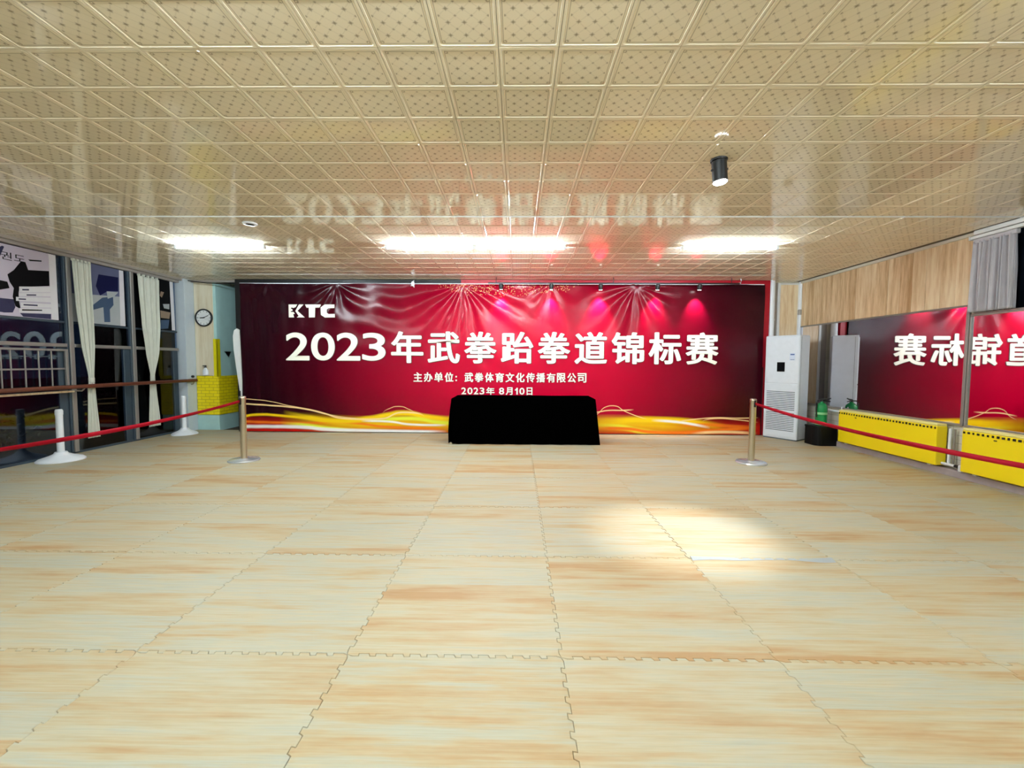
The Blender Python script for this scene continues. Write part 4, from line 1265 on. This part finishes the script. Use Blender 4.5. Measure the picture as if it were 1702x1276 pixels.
# ------------------------------------------------------------------ floor-standing air conditioner
ac = thing('air_conditioner', 'tall white floor-standing air conditioner in the right corner', 'air conditioner', (4.905, 7.615, 0.0), rotz=math.radians(-57))
def acp(name, bm, mat, parent=None, smooth=False):
    return obj(name, bm, mat, parent or ac, local=True, smooth=smooth)
HW, HD, HH = 0.285, 0.185, 1.865
acp('casing', B(-HW, HW, -HD, HD, 0.02, HH, 0.014, 3), M_AC)
acp('plinth', B(-HW + 0.01, HW - 0.01, -HD + 0.012, HD - 0.01, 0.0, 0.03), M_LOUVRE)
acp('upper_panel', B(-HW + 0.012, HW - 0.012, -HD - 0.008, -HD + 0.004, 1.02, HH - 0.03, 0.005, 2), M_AC)
lp = acp('lower_panel', B(-HW + 0.012, HW - 0.012, -HD - 0.008, -HD + 0.004, 0.06, 1.005, 0.005, 2), M_AC)
acp('display', B(-0.075, 0.055, -HD - 0.011, -HD - 0.006, 1.225, 1.395, 0.003), M_DARKGLASS)
st = acp('energy_label', B(0.13, 0.215, -HD - 0.0095, -HD - 0.007, 1.425, 1.555), plain('pale_blue_label', (206, 218, 236), 0.5))
acp('label_print', B(0.14, 0.205, -HD - 0.0105, -HD - 0.009, 1.520, 1.540), plain('label_blue_ink', (70, 100, 160), 0.5), st)
acp('label_print', B(0.14, 0.205, -HD - 0.0105, -HD - 0.009, 1.436, 1.446), plain('label_grey_ink', (120, 140, 170), 0.5), st)
for k in range(23):
    z = 0.165 + k * 0.0315
    if k == 11 : continue
    acp('grille_slot', B(-0.235, 0.235, -HD - 0.0098, -HD - 0.006, z, z + 0.0125), M_LOUVRE, lp)
acp('top_cap', B(-HW + 0.006, HW - 0.006, -HD + 0.006, HD - 0.006, HH - 0.004, HH + 0.008, 0.004), M_AC)
acp('side_seam', B(HW - 0.001, HW + 0.0015, -HD + 0.05, -HD + 0.054, 0.03, HH - 0.02), M_LOUVRE)

# ------------------------------------------------------------------ extinguisher on its black box
bx = thing('storage_box', 'low black lacquered box with rounded corner beside the air conditioner', 'box', (5.17, 7.05, 0.0))
bm = bmesh.new()
pts = []
x0, x1, y0, y1, rr = 4.985, 5.335, 6.905, 7.215, 0.10
for cx_, cy_, a0 in ((x1 - 0.02, y0 + 0.02, -90), (x1 - 0.02, y1 - 0.02, 0), (x0 + 0.04, y1 - 0.04, 90), (x0 + rr, y0 + rr, 180)):
    q = 0.02 if a0 in (-90, 0) else (0.04 if a0 == 90 else rr)
    for s in range(7):
        a = math.radians(a0 + 90 * s / 6)
        pts.append((cx_ + q * math.cos(a), cy_ + q * math.sin(a)))
f = bm.faces.new([bm.verts.new((x, y, 0.0)) for x, y in pts])
r = bmesh.ops.extrude_face_region(bm, geom=[f])
for v in [g for g in r['geom'] if isinstance(g, bmesh.types.BMVert)]: v.co.z = 0.30
obj('body', bm, M_BLACKBOX, bx)
bm = bmesh.new()
f = bm.faces.new([bm.verts.new((5.16 + (x - 5.16) * 1.03, 7.06 + (y - 7.06) * 1.03, 0.30)) for x, y in pts])
r = bmesh.ops.extrude_face_region(bm, geom=[f])
for v in [g for g in r['geom'] if isinstance(g, bmesh.types.BMVert)]: v.co.z = 0.325
obj('lid', bm, M_BLACKBOX, bx)

ex = thing('fire_extinguisher', 'green fire extinguisher with black handle standing on the black box', 'extinguisher', (5.16, 7.06, 0.325))
e0 = (5.16, 7.06, 0.325)
obj('cylinder', lathe([(0.070, 0.0), (0.082, 0.008), (0.085, 0.02), (0.085, 0.30), (0.076, 0.345), (0.048, 0.375), (0.028, 0.385), (0.026, 0.405)], e0, 28), M_GREEN, ex, smooth=True)
obj('foot_band', lathe([(0.0855, 0.012), (0.0868, 0.014), (0.0868, 0.032), (0.0855, 0.034)], e0, 28), M_GREENL, ex, smooth=True)
obj('print_band', lathe([(0.0855, 0.19), (0.0862, 0.192), (0.0862, 0.225), (0.0855, 0.227)], e0, 28), M_GREENL, ex, smooth=True)
obj('valve', lathe([(0.024, 0.400), (0.026, 0.404), (0.026, 0.435), (0.016, 0.445)], e0, 16), M_BLACK, ex, smooth=True)
bm = tube([(5.165, 7.06, 0.765), (5.22, 7.03, 0.772), (5.275, 7.01, 0.790)], [0.014, 0.013, 0.010], 8)
tube([(5.165, 7.06, 0.748), (5.225, 7.03, 0.738), (5.27, 7.01, 0.735)], [0.012, 0.011, 0.009], 8, bm)
obj('lever', bm, M_BLACK, ex, smooth=True)
obj('hose', tube([(5.15, 7.06, 0.745), (5.09, 7.05, 0.745), (5.062, 7.04, 0.70), (5.060, 7.04, 0.58), (5.066, 7.04, 0.47)], 0.011, 8), M_BLACK, ex, smooth=True)

# ------------------------------------------------------------------ night outside the left windows
gr = struct(obj('ground_outside', B(-40, XL - 0.2, -20, 40, -0.3, -0.15), M_ASPHALT), 'dark ground outside the windows', 'ground')
def shrub(x, y, h, wd_, label):
    r = thing('shrub', label, 'shrub', (x, y, -0.15), 'shrubs outside the windows')
    obj('stem', tube([(x, y, -0.15), (x + 0.03, y, h * 0.5), (x, y + 0.04, h * 0.8)], [0.03, 0.02, 0.008], 6), M_P_TAN, r)
    V, F = [], []
    for k in range(420):
        u, v_ = random.uniform(0, 2 * PI), random.random() ** 0.5
        zz = random.random()
        rad = wd_ * v_ * (0.35 + 0.75 * math.sin(PI * min(0.98, zz * 0.85 + 0.1)))
        c = Vector((x + rad * math.cos(u), y + rad * math.sin(u), 0.0 + zz * h))
        d = Vector((random.uniform(-1, 1), random.uniform(-1, 1), random.uniform(-0.5, 0.8))).normalized()
        s = d.cross(Vector((0, 0, 1))).normalized()
        ln = random.uniform(0.07, 0.13)
        b = len(V)
        V += [tuple(c), tuple(c + d * ln * 0.5 + s * ln * 0.22), tuple(c + d * ln), tuple(c + d * ln * 0.5 - s * ln * 0.22)]
        F.append((b, b + 1, b + 2, b + 3))
    f_ = raw('foliage', V, F, M_LEAF, r); f_['kind'] = 'stuff'
shrub(-7.7, 7.4, 0.95, 0.55, 'low dark shrub outside, seen through the pane between the curtains')
shrub(-7.6, 8.7, 1.15, 0.55, 'dark shrub outside, seen through the pane by the pale pillar')
shrub(-8.3, 6.3, 0.55, 0.7, 'low dark shrub outside, behind the white post on a wide base')
sl = thing('street_lamp', 'small blue-white street lamp glowing outside the window', 'street lamp', (-14.0, 14.3, -0.15))
obj('pole', tube([(-14.0, 14.3, -0.15), (-14.0, 14.3, 1.0)], 0.035, 8), M_BLACK, sl, smooth=True)
obj('lamp_head', lathe([(0.06, 0.98), (0.15, 1.02), (0.13, 1.08), (0.04, 1.12)], (-14.0, 14.3, 0), 14), M_STREET, sl, smooth=True)
